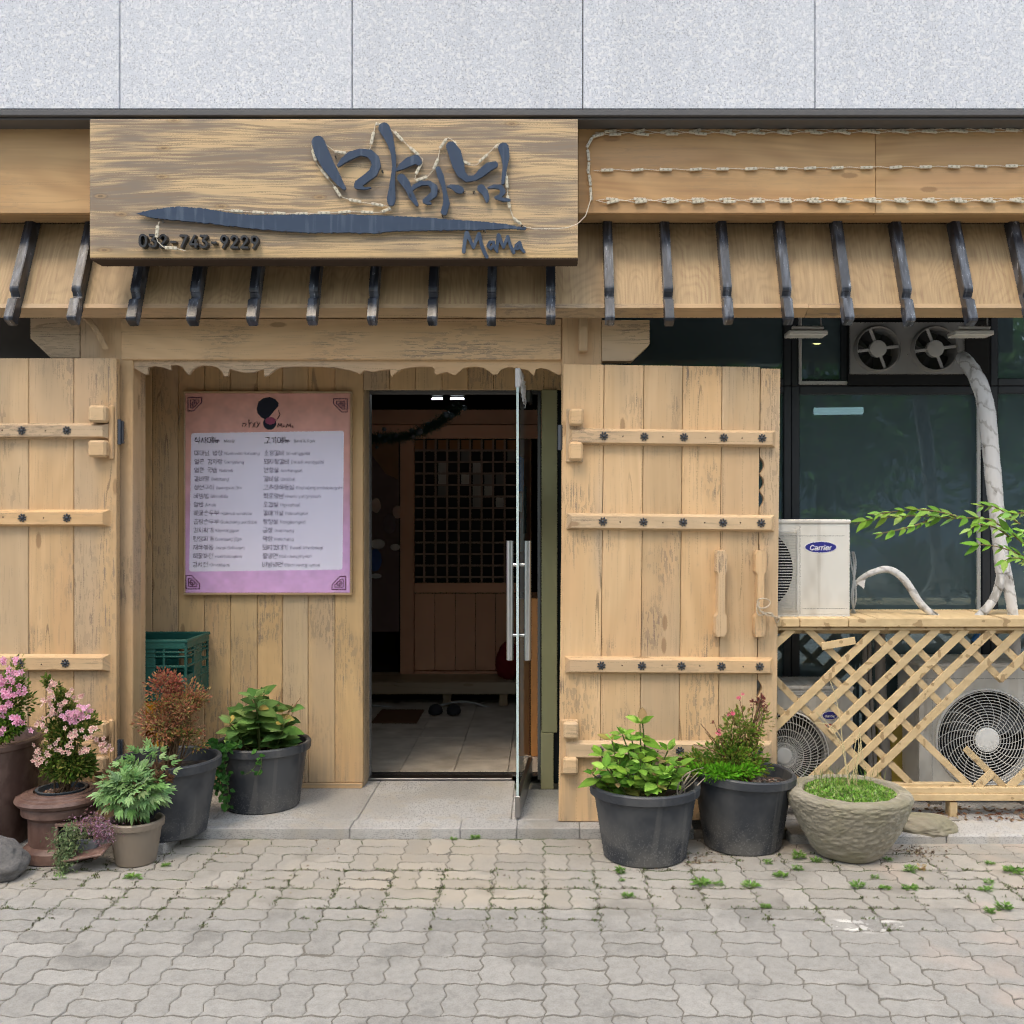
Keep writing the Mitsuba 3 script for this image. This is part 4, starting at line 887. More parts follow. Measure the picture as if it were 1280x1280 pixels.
# ------------------------------------------------------------------ air conditioners
def fan_grille(cx, cy, r, hub, d, k, rings=15, spokes=40, rad_style=False, col=(.60, .60, .58)):
    c0 = P(cx, cy, d); R_, H_ = r / F * d, hub / F * d; n = 48
    a = np.arange(n) * 2 * np.pi / n
    add('fan_recess', tube([c0 + [0, .09, 0], c0 + [0, .0985, 0]], R_ * 1.0, 40), 'matte', k, color=(.012, .013, .014))
    V, f = [], []
    for r_, y in ((R_, -.012), (R_ * 1.035, -.006), (R_ * 1.035, .01), (R_ * .985, .09), (R_ * .985, -.01)): V.append(np.c_[c0[0] + r_ * np.cos(a), np.full(n, d + y), c0[2] + r_ * np.sin(a)])
    for q in range(4):
        for i in range(n): f += [[q * n + i, q * n + (i + 1) % n, (q + 1) * n + (i + 1) % n], [q * n + i, (q + 1) * n + (i + 1) % n, (q + 1) * n + i]]
    add('fan_ring', (np.vstack(V), f), 'satin', k, color=col, smooth=30)
    ms = []
    for j in range(rings):
        rr = H_ + (R_ - H_) * (j + .6) / rings; aa = np.linspace(0, 2 * np.pi, 49)
        ms.append(tube(np.c_[c0[0] + rr * np.cos(aa), d - .012 - .006 * np.sin(np.pi * j / rings) + 0 * aa, c0[2] + rr * np.sin(aa)], .0021 if not rad_style else .0024, 4, False))
    for j in range(spokes):
        a0 = j * 2 * math.pi / spokes; t = np.linspace(0, 1, 7); rr = H_ * .95 + (R_ - H_ * .95) * t; aa = a0 + (.55 if not rad_style else .35) * t ** 1.2
        ms.append(tube(np.c_[c0[0] + rr * np.cos(aa), d - .010 - .006 * np.sin(np.pi * t), c0[2] + rr * np.sin(aa)], .0017 if not rad_style else .0019, 4, False))
    gk_ = add('fan_grille', cat(ms), 'satin', k, color=col, smooth=True); label(gk_, kind='stuff')
    add('fan_hub', tube([c0 + [0, .0, 0], c0 + [0, -.016, 0], c0 + [0, -.020, 0]], [H_, H_, H_ * .85], 32), 'satin', k, color=(.66, .66, .64), smooth=40)
    for j in range(3):
        a0 = j * 2 * math.pi / 3 + .4; u, w = np.array([math.cos(a0), 0, math.sin(a0)]), np.array([-math.sin(a0), 0, math.cos(a0)])
        q = [c0 + u * H_ * .8 + [0, .03, 0], c0 + u * R_ * .93 - w * R_ * .25 + [0, .02, 0], c0 + u * R_ * .95 + w * R_ * .35 + [0, .07, 0], c0 + u * H_ * .8 + w * H_ * .6 + [0, .06, 0]]
        add('fan_blade', trimesh.Trimesh(q, [[0, 1, 2], [0, 2, 3]], process=False), 'satin', k, color=(.045, .048, .05))
def casing(x0, y0, x1, y1, d, depth, k, holes=(), tone=1.0):
    g = Polygon([(x0, y0), (x1, y0), (x1, y1), (x0, y1)])
    for cx, cy, r in holes: g = g.difference(Point(cx, cy).buffer(r * 1.03, 24))
    add('front_panel', plate(g, d, .012), 'white_enamel', k, tone=tone)
    X0, X1, Z0, Z1 = PX(x0, d), PX(x1, d), PZ(y1, d), PZ(y0, d)
    add('casing', cat([box(X0 - .002, X0 + .006, d + .0125, d + depth, Z0, Z1, .002), box(X1 - .006, X1 + .002, d + .0125, d + depth, Z0, Z1, .002), box(X0, X1, d + depth, d + depth + .008, Z0, Z1, .002)]), 'white_enamel', k, tone=tone * .97)
    add('lid', box(X0 - .006, X1 + .006, d - .008, d + depth + .006, Z1 + .001, Z1 + .022, .006), 'white_enamel', k, tone=tone * 1.05)
    add('base_pan', box(X0 - .003, X1 + .003, d - .004, d + depth + .004, Z0 - .018, Z0 - .001, .003), 'white_enamel', k, tone=tone * .8)
def logo(cx, cy, rx, ry, d, k, cap):
    add('logo_plate', cat([plate(shapely.affinity.scale(Point(cx, cy).buffer(1, 24), rx, ry), d - .0016, .0015)]), 'satin', k, color=(.60, .60, .62))
    add('logo_oval', plate(shapely.affinity.scale(Point(cx, cy).buffer(1, 24), rx * .94, ry * .86), d - .0026, .0015), 'satin', k, color=(.022, .024, .20))
    m, x2 = latin('Carrier', 0, 0, cap, d - .0036, .0012, 1.0, True, .22)
    v = m.vertices; w_ = (v[:, 0].max() + v[:, 0].min()) / 2
    v[:, 0] += PX(cx, d) - w_; v[:, 2] += PZ(cy + cap * .5, d) - PZ(0, d); m.vertices = v
    add('logo_lettering', m, 'satin', k, color=(.70, .70, .70))
A1 = thing('air_conditioner', 'clean white air conditioner unit standing on the fence ledge with a blue oval badge', 'air conditioner', 'outdoor air conditioner units')
d = 4.90; ga = (915, 715, 78)
casing(868, 655, 1062, 768.5, d, .26, A1)
add('side_seam', pbox(999.6, 657, 1000.4, 767, d - .001, .001, 0), 'matte', A1, color=(.25, .25, .24))
add('grille_recess', plate(Point(935, 712).buffer(56, 24).intersection(shapely.box(870, 660, 999, 765)), d - .0012, .001), 'matte', A1, color=(.02, .022, .024))
ms = [pbox(930, y, 997, y + 1.1, d - .010, .004, 0) for y in np.arange(664, 763, 3.5)] + [pbox(x, 662, x + 1.2, 764, d - .007, .006, 0) for x in (996.5, 930)]
gk2 = add('slat_grille', cat(ms), 'satin', A1, color=(.50, .50, .48)); label(gk2, kind='stuff')
logo(1026, 684, 20.5, 7.6, d, A1, 6.2)
add('panel_line', pbox(1003, 760.4, 1059, 761.1, d - .001, .001, 0), 'matte', A1, color=(.3, .3, .29))
for y in (669.5,): add('panel_line', pbox(968, y, 1056, y + .6, d - .001, .001, 0), 'matte', A1, color=(.3, .3, .29))
A2 = thing('air_conditioner', 'air conditioner low behind the left end of the lattice with a round fan guard', 'air conditioner', 'outdoor air conditioner units')
d = 5.02
casing(905, 863, 1066, 1000, d, .28, A2, [(979, 944, 56)], .80)
fan_grille(979, 944, 55, 10, d, A2, 5, 66, True)
logo(1037.5, 894.5, 9.5, 5.5, d, A2, 3.0)
add('vent_slats', cat([pbox(985, y, 1058, y + 1.4, d - .006, .005, 0) for y in (860.5, 864, 867.5)]), 'satin', A2, color=(.5, .5, .48))
rd = plate(unary_union([shapely.box(1031 + 5 * j, 905, 1034 + 5 * j, 908 + 2 * (j % 2)) for j in range(4)]), d - .002, .001)
add('red_marking', rd, 'satin', A2, color=(.4, .06, .05))
A3 = thing('air_conditioner', 'large dusty air conditioner behind the right lattice part with big spiral fan guard', 'air conditioner', 'outdoor air conditioner units')
casing(1149, 834, 1302, 984, d, .30, A3, [(1232.5, 924, 61.5)], .93)
fan_grille(1232.5, 924, 61.5, 15.2, d, A3, 13, 22)
add('panel_line', pbox(1150, 848, 1300, 848.8, d - .001, .001, 0), 'matte', A3, color=(.3, .3, .28))
add('panel_line', pbox(1165, 850, 1165.7, 982, d - .001, .001, 0), 'matte', A3, color=(.3, .3, .28))
for k_, xs_ in ((A2, (930, 1045)), (A3, (1170, 1285))):
    y1 = 1000 if k_ == A2 else 984
    for x in xs_: add('foot', box(PX(x, d) - .03, PX(x, d) + .03, d, d + .28, .01, PZ(y1, d) - .019, .004), 'matte', k_, color=(.14, .13, .12))
# ------------------------------------------------------------------ lattice fence
LF = thing('lattice_fence', 'yellowish wooden lattice fence with several broken slats and a flat ledge', 'fence')
ld = 4.84
for a, b, t in ((969, 998, 1.05), (998.4, 1058.5, 1.1), (1059, 1420, 1.06)):
    add('ledge_board', box(PX(a, ld), PX(b, ld) - .001, ld - .03, ld + .42, PZ(783, ld), PZ(773, ld - .03), .004), 'raw_wood', LF, tone=t)
add('top_rail', pbox(969, 784, 1420, 788, ld - .012, .05, .003), 'raw_wood', LF, tone=.92)
add('top_batten', pbox(969, 787.5, 1420, 792, ld + .03, .02, .002), 'raw_wood', LF, tone=.8)
add('bottom_rail', pbox(960, 984.5, 1420, 992, ld - .018, .05, .003), 'raw_wood', LF, tone=1.0)
add('bottom_rail', pbox(960, 992.6, 1420, 1001.5, ld - .026, .05, .003), 'raw_wood', LF, tone=1.05)
add('loose_batten', pbox(1090, 979, 1215, 984.4, ld + .002, .03, .002), 'raw_wood', LF, tone=.95)
add('fence_post', box(PX(966, ld), PX(975, ld), ld + .052, ld + .11, 0.0, PZ(784, ld), .003), 'raw_wood', LF, tone=.8)
add('stub_leg', box(PX(1185.5, ld), PX(1195, ld), ld - .02, ld + .04, 0.0, PZ(1001.6, ld), .003), 'raw_wood', LF, tone=.85)
add('stub_leg', box(PX(1330, ld), PX(1340, ld), ld - .02, ld + .04, 0.0, PZ(1001.6, ld), .003), 'raw_wood', LF, tone=.85)
front = [((968, 806), (991, 786)), ((967, 911), (1097, 786)), ((1014, 898), (1134, 786)), ((1038, 915), (1172, 786)), ((1004, 983), (1208, 786)), ((1037, 983), (1242, 786)), ((1074, 983), (1276, 787)), ((1249, 850), (1310, 792)), ((1220, 984), (1241, 965)), ((1260, 985), (1420, 836)), ((1310, 985), (1420, 880)), ((1300, 850), (1360, 790)), ((1350, 985), (1420, 918))]
back = [((966, 846), (1051, 932)), ((968, 882), (987, 899)), ((988, 968), (1004, 982)), ((1008, 785), (1211, 982)), ((1034, 841), (1119, 926)), ((1018, 861), (1142, 983)), ((1058, 934), (1107, 983)), ((1030, 962), (1048, 978)), ((1090, 790), (1177, 881)), ((1127, 791), (1195, 861)), ((1188, 786), (1253, 851)), ((1236, 792), (1330, 880)), ((1206, 935), (1257, 985)), ((1290, 790), (1400, 895)), ((1300, 900), (1385, 984))]
def lath(a, b, dd, tone, w=10.1):
    A, Bq = P(*a, dd), P(*b, dd); o = rng.normal(0, .0012)
    A[1] += o; Bq[1] -= o
    add('lath', bar(A, Bq, w / F * dd * (1 + rng.normal(0, .03)), .009, .0014), 'raw_wood', LF, tone=tone)
for a, b in front: lath(a, b, ld - .0, 1.04 + rng.normal(0, .05))
for a, b in back: lath(a, b, ld + .0105, .88 + rng.normal(0, .05), 8.6)
bs = add('lath', bar(P(1027, 808, ld - .012), P(1069, 800.5, ld - .012), 9.4 / F * ld, .009, .0014), 'raw_wood', LF, tone=1.05); label(bs, 'snapped lath hanging across the others')
yp = thing('storage_bin', 'yellowish bin standing on the soil between two air conditioners', 'bin')
add('body', pbox(1098, 905, 1131, 985, 5.25, .2, .01), 'satin', yp, color=(.34, .25, .05))
add('lid', pbox(1096, 899, 1133, 905, 5.24, .22, .005), 'satin', yp, color=(.30, .22, .05))
kk = thing('blue_hose', 'blue hose end behind the fence near the top right', 'hose')
add('hose', tube(curve([P(1217, 800, 5.0), P(1222, 792, 4.98), P(1226, 781, 5.02), P(1221, 778, 5.1)], 12), .012, 8), 'gloss', kk, color=(.02, .16, .50), smooth=True)
kk = thing('pipe_bundle', 'grey pipes running down behind the lattice between the units', 'pipe')
for x, r in ((1081, .013), (1087, .010), (1100, .028)): add('pipe', tube(curve([P(x, 790, 5.28), P(x + 1, 850, 5.28), P(x + 4, 900, 5.26), P(x + 8, 985, 5.26)], 16), r, 8), 'satin', kk, color=(.33, .31, .29), smooth=True)
# ------------------------------------------------------------------ rooms behind the glass
fl = []
label('interior_floor', 'worn beige floor tiles inside the doorway', kind='structure')
tx = np.arange(-2.6, 1.2, .30)
for i, x in enumerate(tx):
    for j, y in enumerate(np.arange(5.645, 8.7, .30)):
        if y < 7.6 and -1.35 < x < .1: add('tile', box(x + .0015, x + .2985, y + .0015, y + .2985, .02, SZ - .002, .002), 'tile', 'interior_floor', tone=1.0 + rng.normal(0, .07))
        else: fl.append(box(x + .0015, x + .2985, y + .0015, y + .2985, .02, SZ - .002))
k = add('tile_field', cat(fl), 'tile', 'interior_floor', tone=1.0); label(k, kind='stuff')
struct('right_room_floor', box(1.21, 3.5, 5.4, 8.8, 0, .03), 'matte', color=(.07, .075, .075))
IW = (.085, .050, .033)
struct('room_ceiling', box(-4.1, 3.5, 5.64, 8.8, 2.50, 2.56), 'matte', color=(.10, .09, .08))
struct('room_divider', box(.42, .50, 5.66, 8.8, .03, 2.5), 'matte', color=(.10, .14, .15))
bd = 7.55
be = thing('bench', 'low dark wooden step bench running along the back of the entrance', 'bench')
add('seat_board', box(-2.4, .41, bd, bd + .5, PZ(868, bd), PZ(853, bd), .006), 'wood_h', be, tone=.62)
for x in (-1.6, -.75, -.33, .2): add('leg', box(x, x + .06, bd + .03, bd + .09, SZ, PZ(868, bd) - .001, .003), 'wood_v', be, tone=.45)
add('back_board', box(-2.4, .41, bd + .3, bd + .32, SZ, PZ(868, bd) - .001), 'matte', be, color=(.02, .018, .016))
pt = thing('lattice_partition', 'dark wooden partition with a grid window inside the entrance', 'partition')
qd = 7.95
WI = .52
def ib(name, r, dep, t, par=pt): return add(name, pbox(*r, qd, dep, .004), 'matte', par, color=np.array((.34, .185, .115)) * t * 4.2)
ib('beam', (300, 512, 760, 530), .08, .42); ib('beam', (300, 531, 760, 548), .05, .55)
ib('post', (500, 549, 517, 853), .07, .50); ib('post', (646, 549, 664, 853), .07, .50); ib('post', (300, 549, 452, 853), .05, .3)
ib('sill', (518, 729, 645, 741), .06, .56)
for a, b in zip(np.linspace(518, 645, 6)[:-1], np.linspace(518, 645, 6)[1:]): ib('lower_plank', (a + .3, 742, b - .3, 838), .02, WI + rng.normal(0, .03))
ib('lower_rail', (518, 839, 645, 853), .05, .5)
cell = 14.4
for i, x in enumerate(np.arange(518 + 12, 645, cell)): add('muntin', pbox(x - 1.2, 549, x + 1.2, 728.6, qd + .005, .02, .001), 'matte', pt, color=(.40, .26, .19))
for i, y in enumerate(np.arange(549 + 14, 728, cell)): add('muntin', pbox(518.3, y - 1.2, 644.7, y + 1.2, qd + .012, .02, .001), 'matte', pt, color=(.38, .26, .20))
bk = add('backing', pbox(517, 549, 646, 729, qd + .10, .01, 0), 'matte', pt, color=(.035, .028, .026))
# blotchy paper squares behind the grid
gs = []
for i in range(9):
    for j in range(12):
        if i >= 2 and j < 6 and rng.random() < .62 or j == 0:
            x, y = 518 + cell * i + 1, 549 + cell * j + 1
            add('paper_square', pbox(x, y, x + cell - 2.5, y + cell - 2.5, qd + .09, .004, 0), 'matte', pt, color=np.array((.60, .54, .48)) * rng.uniform(.35, 1.3) if j else (.45, .20, .08))
pic = thing('wall_hanging', 'dim dark wall hanging with pale rounded shapes left of the grid partition', 'wall hanging')
add('cloth', pbox(453, 549, 499, 790, qd + .01, .01, .002), 'matte', pic, color=(.17, .11, .10))
add('upper_patch', plate(Polygon([(460, 552), (498, 552), (498, 600), (482, 592), (466, 570)]), qd, .005), 'matte', pic, color=(.30, .15, .08))
for cx, cy, rx, ry, cc in ((470, 632, 6, 9, (.28, .2, .16)), (497, 640, 6, 8, (.28, .18, .14)), (472, 680, 9, 6, (.30, .27, .25)), (494, 684, 6, 4, (.26, .22, .2)), (469, 700, 8, 14, (.03, .05, .13)), (470, 720, 7, 3, (.28, .26, .26)), (487, 655, 8, 12, (.07, .05, .05))):
    add('painted_shape', plate(shapely.affinity.scale(Point(cx, cy).buffer(1, 10), rx, ry), qd + .004, .004), 'matte', pic, color=np.array(cc) * 2.2)
gd_ = thing('garland', 'dark artificial garland with small baubles draped under the ceiling inside', 'garland')
gc = curve([P(446, 552, 6.9), P(470, 548, 6.9), P(500, 546, 6.9), P(530, 538, 6.9), P(555, 524, 6.9), P(575, 508, 6.9)], 60)
V, f = [], []
for i in range(2600):
    p = gc[rng.integers(0, 60)] + rng.normal(0, .012, 3); u = rng.normal(size=3); u /= np.linalg.norm(u); w = np.cross(u, rng.normal(size=3)); w /= np.linalg.norm(w)
    L_ = rng.uniform(.03, .065); n0 = len(V); V += [p - w * .003, p + w * .003, p + u * L_]; f.append([n0, n0 + 1, n0 + 2])
k = add('needles', (V, f), 'matte', gd_, color=(.02, .045, .03)); label(k, kind='stuff')
for i in range(22):
    s = trimesh.creation.icosphere(subdivisions=2, radius=rng.uniform(.012, .022)); s.apply_translation(gc[2 + int(i * 2.6)] + rng.normal(0, .028, 3) - [0, .02, 0])
    add('bauble', s, 'gloss', gd_, color=[(.10, .14, .18), (.16, .16, .18), (.06, .10, .12)][i % 3], smooth=True)
def pz_(x0, y0, x1, y1, d, t, name, text, cat__, mat='matte', color=(.1, .1, .1)):
    k = thing(name, text, cat__); return k
mt = add('doormat', box(PX(462, 6.9), PX(520, 6.9), 6.95, 7.40, SZ - .001, SZ + .010, .004), 'matte', color=(.10, .05, .028)); label(mt, 'brown doormat on the tiles at the left inside the entrance', 'doormat')
for i, x in enumerate((545, 568)):
    yq = 7.30; X = PX(x, yq)
    k = thing('slipper', ('left' if i == 0 else 'right') + ' slipper of the black pair in front of the bench', 'slipper')
    sole = trimesh.creation.icosphere(subdivisions=2, radius=1.0); sole.apply_scale([.048, .125, .014]); sole.apply_translation([X, yq, SZ + .014])
    up = trimesh.creation.icosphere(subdivisions=2, radius=1.0); up.apply_scale([.050, .075, .048]); up.apply_translation([X, yq - .045, SZ + .026])
    up = up.slice_plane([0, yq + .0, 0], [0, -1, 0]).slice_plane([0, 0, SZ + .012], [0, 0, 1])
    add('sole', sole, 'matte', k, color=(.02, .02, .022), smooth=True); add('upper', up, 'matte', k, color=(.03, .03, .034), smooth=True)
cb = thing('cabinet', 'orange brown wooden cabinet end seen through the open glass door', 'cabinet')
add('side_panel', box(PX(648, 6.02), PX(662, 6.02), 6.02, 6.05, SZ, PZ(748, 6.02), .003), 'satin', cb, color=(.46, .20, .06))
add('side_panel', box(PX(663.5, 6.02), PX(676, 6.02), 6.01, 6.04, SZ, PZ(748, 6.02), .003), 'satin', cb, color=(.50, .22, .065))
add('body', box(PX(649, 6.02), PX(690, 6.02), 6.051, 6.5, SZ, PZ(748, 6.02)), 'matte', cb, color=(.12, .055, .025))
rb = trimesh.creation.icosphere(subdivisions=3, radius=1.0); rb.apply_scale([.09, .07, .15]); rb.apply_translation([PX(635, 7.7), 7.7, PZ(853, 7.6) + .14])
rb.vertices += (meshkit.fbm(rb.vertices * 18, 3)[:, None] - .5) * .03
k = add('cloth_bag', rb, 'matte', color=(.16, .012, .014), smooth=True); label(k, 'dark red cloth bag standing on the bench', 'bag')
cabl = thing('cable', 'pale cable sagging along the front of the bench', 'cable')
add('wire', tube(curve([P(446, 881, 7.56), P(500, 885, 7.56), P(540, 884, 7.56), P(578, 877, 7.54), P(610, 884, 7.56), P(650, 892, 7.56)], 40), .009, 6), 'satin', cabl, color=(.30, .30, .29), smooth=True)
# lit fluorescent lamps on the ceilings
def lamp(text, a, b, r, power):
    k = thing('ceiling_lamp', text, 'lamp')
    a, b = np.array(a), np.array(b)
    key = add('lamp_tube', tube([a, b], r, 10), 'matte', k, color=(.8, .8, .8)); scene[key]['emitter'] = {'type': 'area', 'radiance': {'type': 'rgb', 'value': power}}
    add('lamp_body', bar(a + [0, 0, .035], b + [0, 0, .035], .05, .03, .003, (0, 0, 1)), 'satin', k, color=(.08, .08, .08))
lamp('left lit lamp tube on the ceiling inside the doorway', P(540, 498.5, 7.0), P(553, 498.5, 7.0), .007, [2.2, 2.4, 2.6])
lamp('right lit lamp tube on the ceiling inside the doorway', P(563, 498.5, 7.0), P(580, 498.5, 7.0), .007, [2.2, 2.4, 2.6])
lamp('lit fluorescent lamp seen through the large shop window', P(1018, 514, 6.6), P(1078, 513, 6.6), .026, [.085, .105, .11])
k = thing('wall_lamp', 'small warm lamp glowing behind the transom window', 'lamp')
s = trimesh.creation.icosphere(subdivisions=2, radius=.022); s.apply_scale([1.6, 1, .8]); s.apply_translation(P(1021, 427, 6.2))
key = add('lamp_shade', s, 'matte', k, color=(.6, .5, .3), smooth=True); scene[key]['emitter'] = {'type': 'area', 'radiance': {'type': 'rgb', 'value': [.8, .6, .22]}}
add('stem', tube([P(1021, 420, 6.2), P(1021, 400, 6.2)], .006, 6), 'matte', k, color=(.1, .1, .1))
# tables dimly seen in the right room
for i, x in enumerate((1.6, 2.5)):
    k = thing('table', ['dark dining table dimly visible behind the shop window', 'second dining table deeper at the right behind the shop window'][i], 'table')
    add('table_top', box(x - .35, x + .35, 6.5, 7.2, .70, .74, .008), 'matte', k, color=(.12, .07, .04))
    for a in (-.3, .26):
        for b in (6.55, 7.1): add('leg', box(x + a, x + a + .04, b, b + .04, .03, .699), 'matte', k, color=(.05, .03, .02))
# ------------------------------------------------------------------ crates
def crate(name, text, x0, x1, y0, y1, z0, z1, col):
    k = thing(name, text, 'crate'); t = .012
    def side(a, b, nm):
        a, b = np.array(a), np.array(b); u = b - a; L_ = np.linalg.norm(u); u = u / L_
        nrm = np.array([u[1], -u[0]]); ms = []
        tf = 1.05
        def pt_(s, z): 
            q = a + u * s; return np.array([*q, z])
        def strip(s0, s1, za, zb, out=0.006):
            m = box(s0, s1, -out, out, za, zb, .002); v = m.vertices.copy(); m.vertices = np.c_[a + v[:, :1] * u + v[:, 1:2] * nrm, v[:, 2]]
            if m.volume < 0: m.invert()
            return m
        h = z1 - z0
        for za, zb in ((0, .05), (.30, .345), (.55, .585), (.72, .745), (.79, .815), (.86, 1.0)): ms.append(strip(0, L_, z0 + za * h, z0 + zb * h, .008))
        for s in np.linspace(.0, L_, max(int(L_ / .075), 3)): ms.append(strip(s - .005, s + .005, z0 + .04 * h, z0 + .9 * h, .006))
        ms.append(strip(0, L_, z0 + .04 * h, z0 + .42 * h, .003)); ms.append(strip(L_ * .35, L_ * .65, z0 + .3 * h, z0 + .86 * h, .004))
        add(nm, cat(ms), 'satin', k, color=col)
    side((x0, y0), (x1, y0), 'side'); side((x1, y0), (x1, y1), 'side'); side((x1, y1), (x0, y1), 'side'); side((x0, y1), (x0, y0), 'side')
    add('bottom', box(x0 + .01, x1 - .01, y0 + .01, y1 - .01, z0 + .002, z0 + .012), 'satin', k, color=col)
    add('rim', cat([box(x0 - .012, x1 + .012, y0 - .012, y0 - .001, z1 - .012, z1 + .004, .003), box(x0 - .012, x1 + .012, y1 + .001, y1 + .012, z1 - .012, z1 + .004, .003), box(x1 + .001, x1 + .012, y0, y1, z1 - .012, z1 + .004, .003), box(x0 - .012, x0 - .001, y0, y1, z1 - .012, z1 + .004, .003)]), 'satin', k, color=np.array(col) * 1.1)
cz0, cz1 = PZ(876, 4.98), PZ(800, 4.98)
crate('plastic_crate', 'dark green plastic crate stacked on the yellow one behind the left post', -2.16, PX(233, 4.98), 4.97, 5.29, cz0, cz1, (.008, .075, .062))
crate('plastic_crate', 'yellow plastic crate under the green one, mostly hidden behind the left post', -2.17, PX(197, 5.0), 4.99, 5.29, SZ + .002, cz0 - .003, (.62, .27, .008))
# ------------------------------------------------------------------ leaves and plants
def unit(v): v = np.asarray(v, float); return v / (np.linalg.norm(v, axis=-1, keepdims=True) + 1e-12)
def leaf_one(p, u, n, L, W, fold=.25, droop=.25, seg=4):
    """One pointed leaf from p along u: a folded blade that droops."""
    u = unit(u); n = unit(n - u * (u @ n)); s = np.cross(u, n); t = np.linspace(0, 1, seg + 1)
    w = np.sin(np.pi * t ** .85) ** .9 * (1 - .25 * t); w[0], w[-1] = .05, .02
    mid = p + np.outer(t * L, u) - np.outer(droop * L * t ** 2, n)
    l = mid + np.outer(w * W / 2, s) + np.outer(w * W / 2 * fold, n); r = mid - np.outer(w * W / 2, s) + np.outer(w * W / 2 * fold, n)
    V = np.vstack([l, mid, r]); m = seg + 1; f = []
    for i in range(seg):
        for a, b in ((0, m), (m, 2 * m)): f += [[a + i, b + i, b + i + 1], [a + i, b + i + 1, a + i + 1]]
    return V, np.array(f)
def leaf_cloud(pts, dirs, L, W, cols, up=.6):
    """Many small four-cornered folded leaves as one mesh, a colour each."""
    n = len(pts); u = unit(dirs); z = unit(rng.normal(0, .6, (n, 3)) + [0, -.4, up]); s = unit(np.cross(u, z)); nn = np.cross(s, u)
    L = np.broadcast_to(L, n)[:, None]; W = np.broadcast_to(W, n)[:, None]
    a = pts; b = pts + u * L * .5 + s * W / 2 + nn * W * .15; c_ = pts + u * L; d = pts + u * L * .5 - s * W / 2 + nn * W * .15
    V = np.stack([a, b, c_, d], 1).reshape(-1, 3); k = np.arange(n)[:, None] * 4
    f = np.stack([k + [0, 1, 2], k + [0, 2, 3]], 1).reshape(-1, 3)
    return (V, f), np.repeat(cols, 4, axis=0)
def palette(n, *cols, spread=.18):
    c_ = np.array(cols)[rng.integers(0, len(cols), n)] * np.exp(rng.normal(0, spread, (n, 1))) * np.exp(rng.normal(0, .06, (n, 3)))
    return np.clip(c_, .004, .9)
def lumpy(c0, r, n, lumps=9, power=.55, seed=0):
    """Points in an uneven crown: clumps spread over an ellipsoid, denser outside; also outward directions."""
    r = np.asarray(r, float)
    cs = unit(rng.normal(size=(lumps, 3))) * rng.uniform(.35, .85, (lumps, 1)); cs[:, 2] = cs[:, 2] * .9
    k = rng.integers(0, lumps, n); d = unit(rng.normal(size=(n, 3))) * rng.uniform(0, 1, (n, 1)) ** power * rng.uniform(.28, .5, lumps)[k][:, None]
    q = cs[k] + d
    return np.asarray(c0) + q * r, unit(unit(d) + unit(q) * .7 + [0, 0, .25])
def pot(name, text, cx, cy, z0, rb, rt, h, rim, mat, soil_z, color=None, tone=None, lean=(0, 0), lip=.012):
    k = thing(name, text, 'flower pot', 'big black plastic pots' if name == 'black_pot' else None)
    prof = [(.002, .004), (rb - .008, 0), (rb, .006), (rb + (rt - rb) * .86, h - rim - .004), (rt - .004, h - rim), (rt + lip, h - rim + .002), (rt + lip + .002, h - .006), (rt + lip - .003, h), (rt - .004, h), (rt - .010, h - .006), (rb + (rt - rb) * .5 - .006, h * .5), (.002, h * .45)]
    m = lathe(prof, (0, 0, 0), 56)
    kw = dict(color=color) if color is not None else dict(tone=tone if tone else 1.0)
    v = m.vertices; v[:, 0] += cx + lean[0] * v[:, 2]; v[:, 2] += z0 + lean[1] * v[:, 0] * 0
    if lean[1]: v[:, 2] += (v[:, 0] - cx) * lean[1] * (v[:, 2] - z0) / h
    v[:, 1] += cy
    add('body', m, mat, k, smooth=35, **kw)
    g = np.linspace(0, 1, 9); V, f = [[cx, cy, z0 + soil_z + .012]], []
    rs = rb + (rt - rb) * soil_z / h - .008
    for a in g[1:]:
        for j in range(40):
            t = j * math.pi / 20; V.append([cx + rs * a * math.cos(t), cy + rs * a * math.sin(t), z0 + soil_z])
    V = np.array(V); V[:, 2] += (meshkit.fbm(V * 22, 3) - .5) * .03
    for j in range(40): f.append([0, 1 + j, 1 + (j + 1) % 40])
    for q in range(7):
        for j in range(40):
            a, b = 1 + q * 40 + j, 1 + q * 40 + (j + 1) % 40; f += [[a, a + 40, b + 40], [a, b + 40, b]]
    sk = add('soil', (V, f), 'matte', k, color=palette(len(V), (.06, .048, .038), (.035, .03, .026)), smooth=True)
    return k
def stones(k, cx, cy, z, r, n, cols=((.22, .15, .12), (.12, .11, .10), (.3, .22, .18))):
    ms, cs = [], []
    for i in range(n):
        s = trimesh.creation.icosphere(subdivisions=1, radius=rng.uniform(.004, .010)); a, q = rng.random() * 6.28, r * rng.random() ** .5
        s.apply_scale(rng.uniform(.7, 1.2, 3)); s.apply_translation([cx + q * math.cos(a), cy + q * math.sin(a), z + .004]); ms.append(s); cs.append(np.tile(palette(1, *cols), (len(s.vertices), 1)))
    kk_ = add('gravel', cat(ms), 'matte', k, color=np.vstack(cs)); label(kk_, kind='stuff')
def stems(k, base, tips, r0=.004, r1=.0018, col=(.13, .085, .05), bow=.05):
    ms = []
    for a, b in zip(base, tips):
        a, b = np.array(a), np.array(b); mid = (a + b) / 2 + rng.normal(0, bow, 3) * np.linalg.norm(b - a)
        ms.append(tube(curve([a, mid, b], 8), np.linspace(r0, r1, 8), 5))
    return add('stems', cat(ms), 'matte', k, color=col, smooth=True)
GREEN = [(.055, .17, .022), (.085, .24, .03), (.12, .30, .045), (.05, .13, .03)]
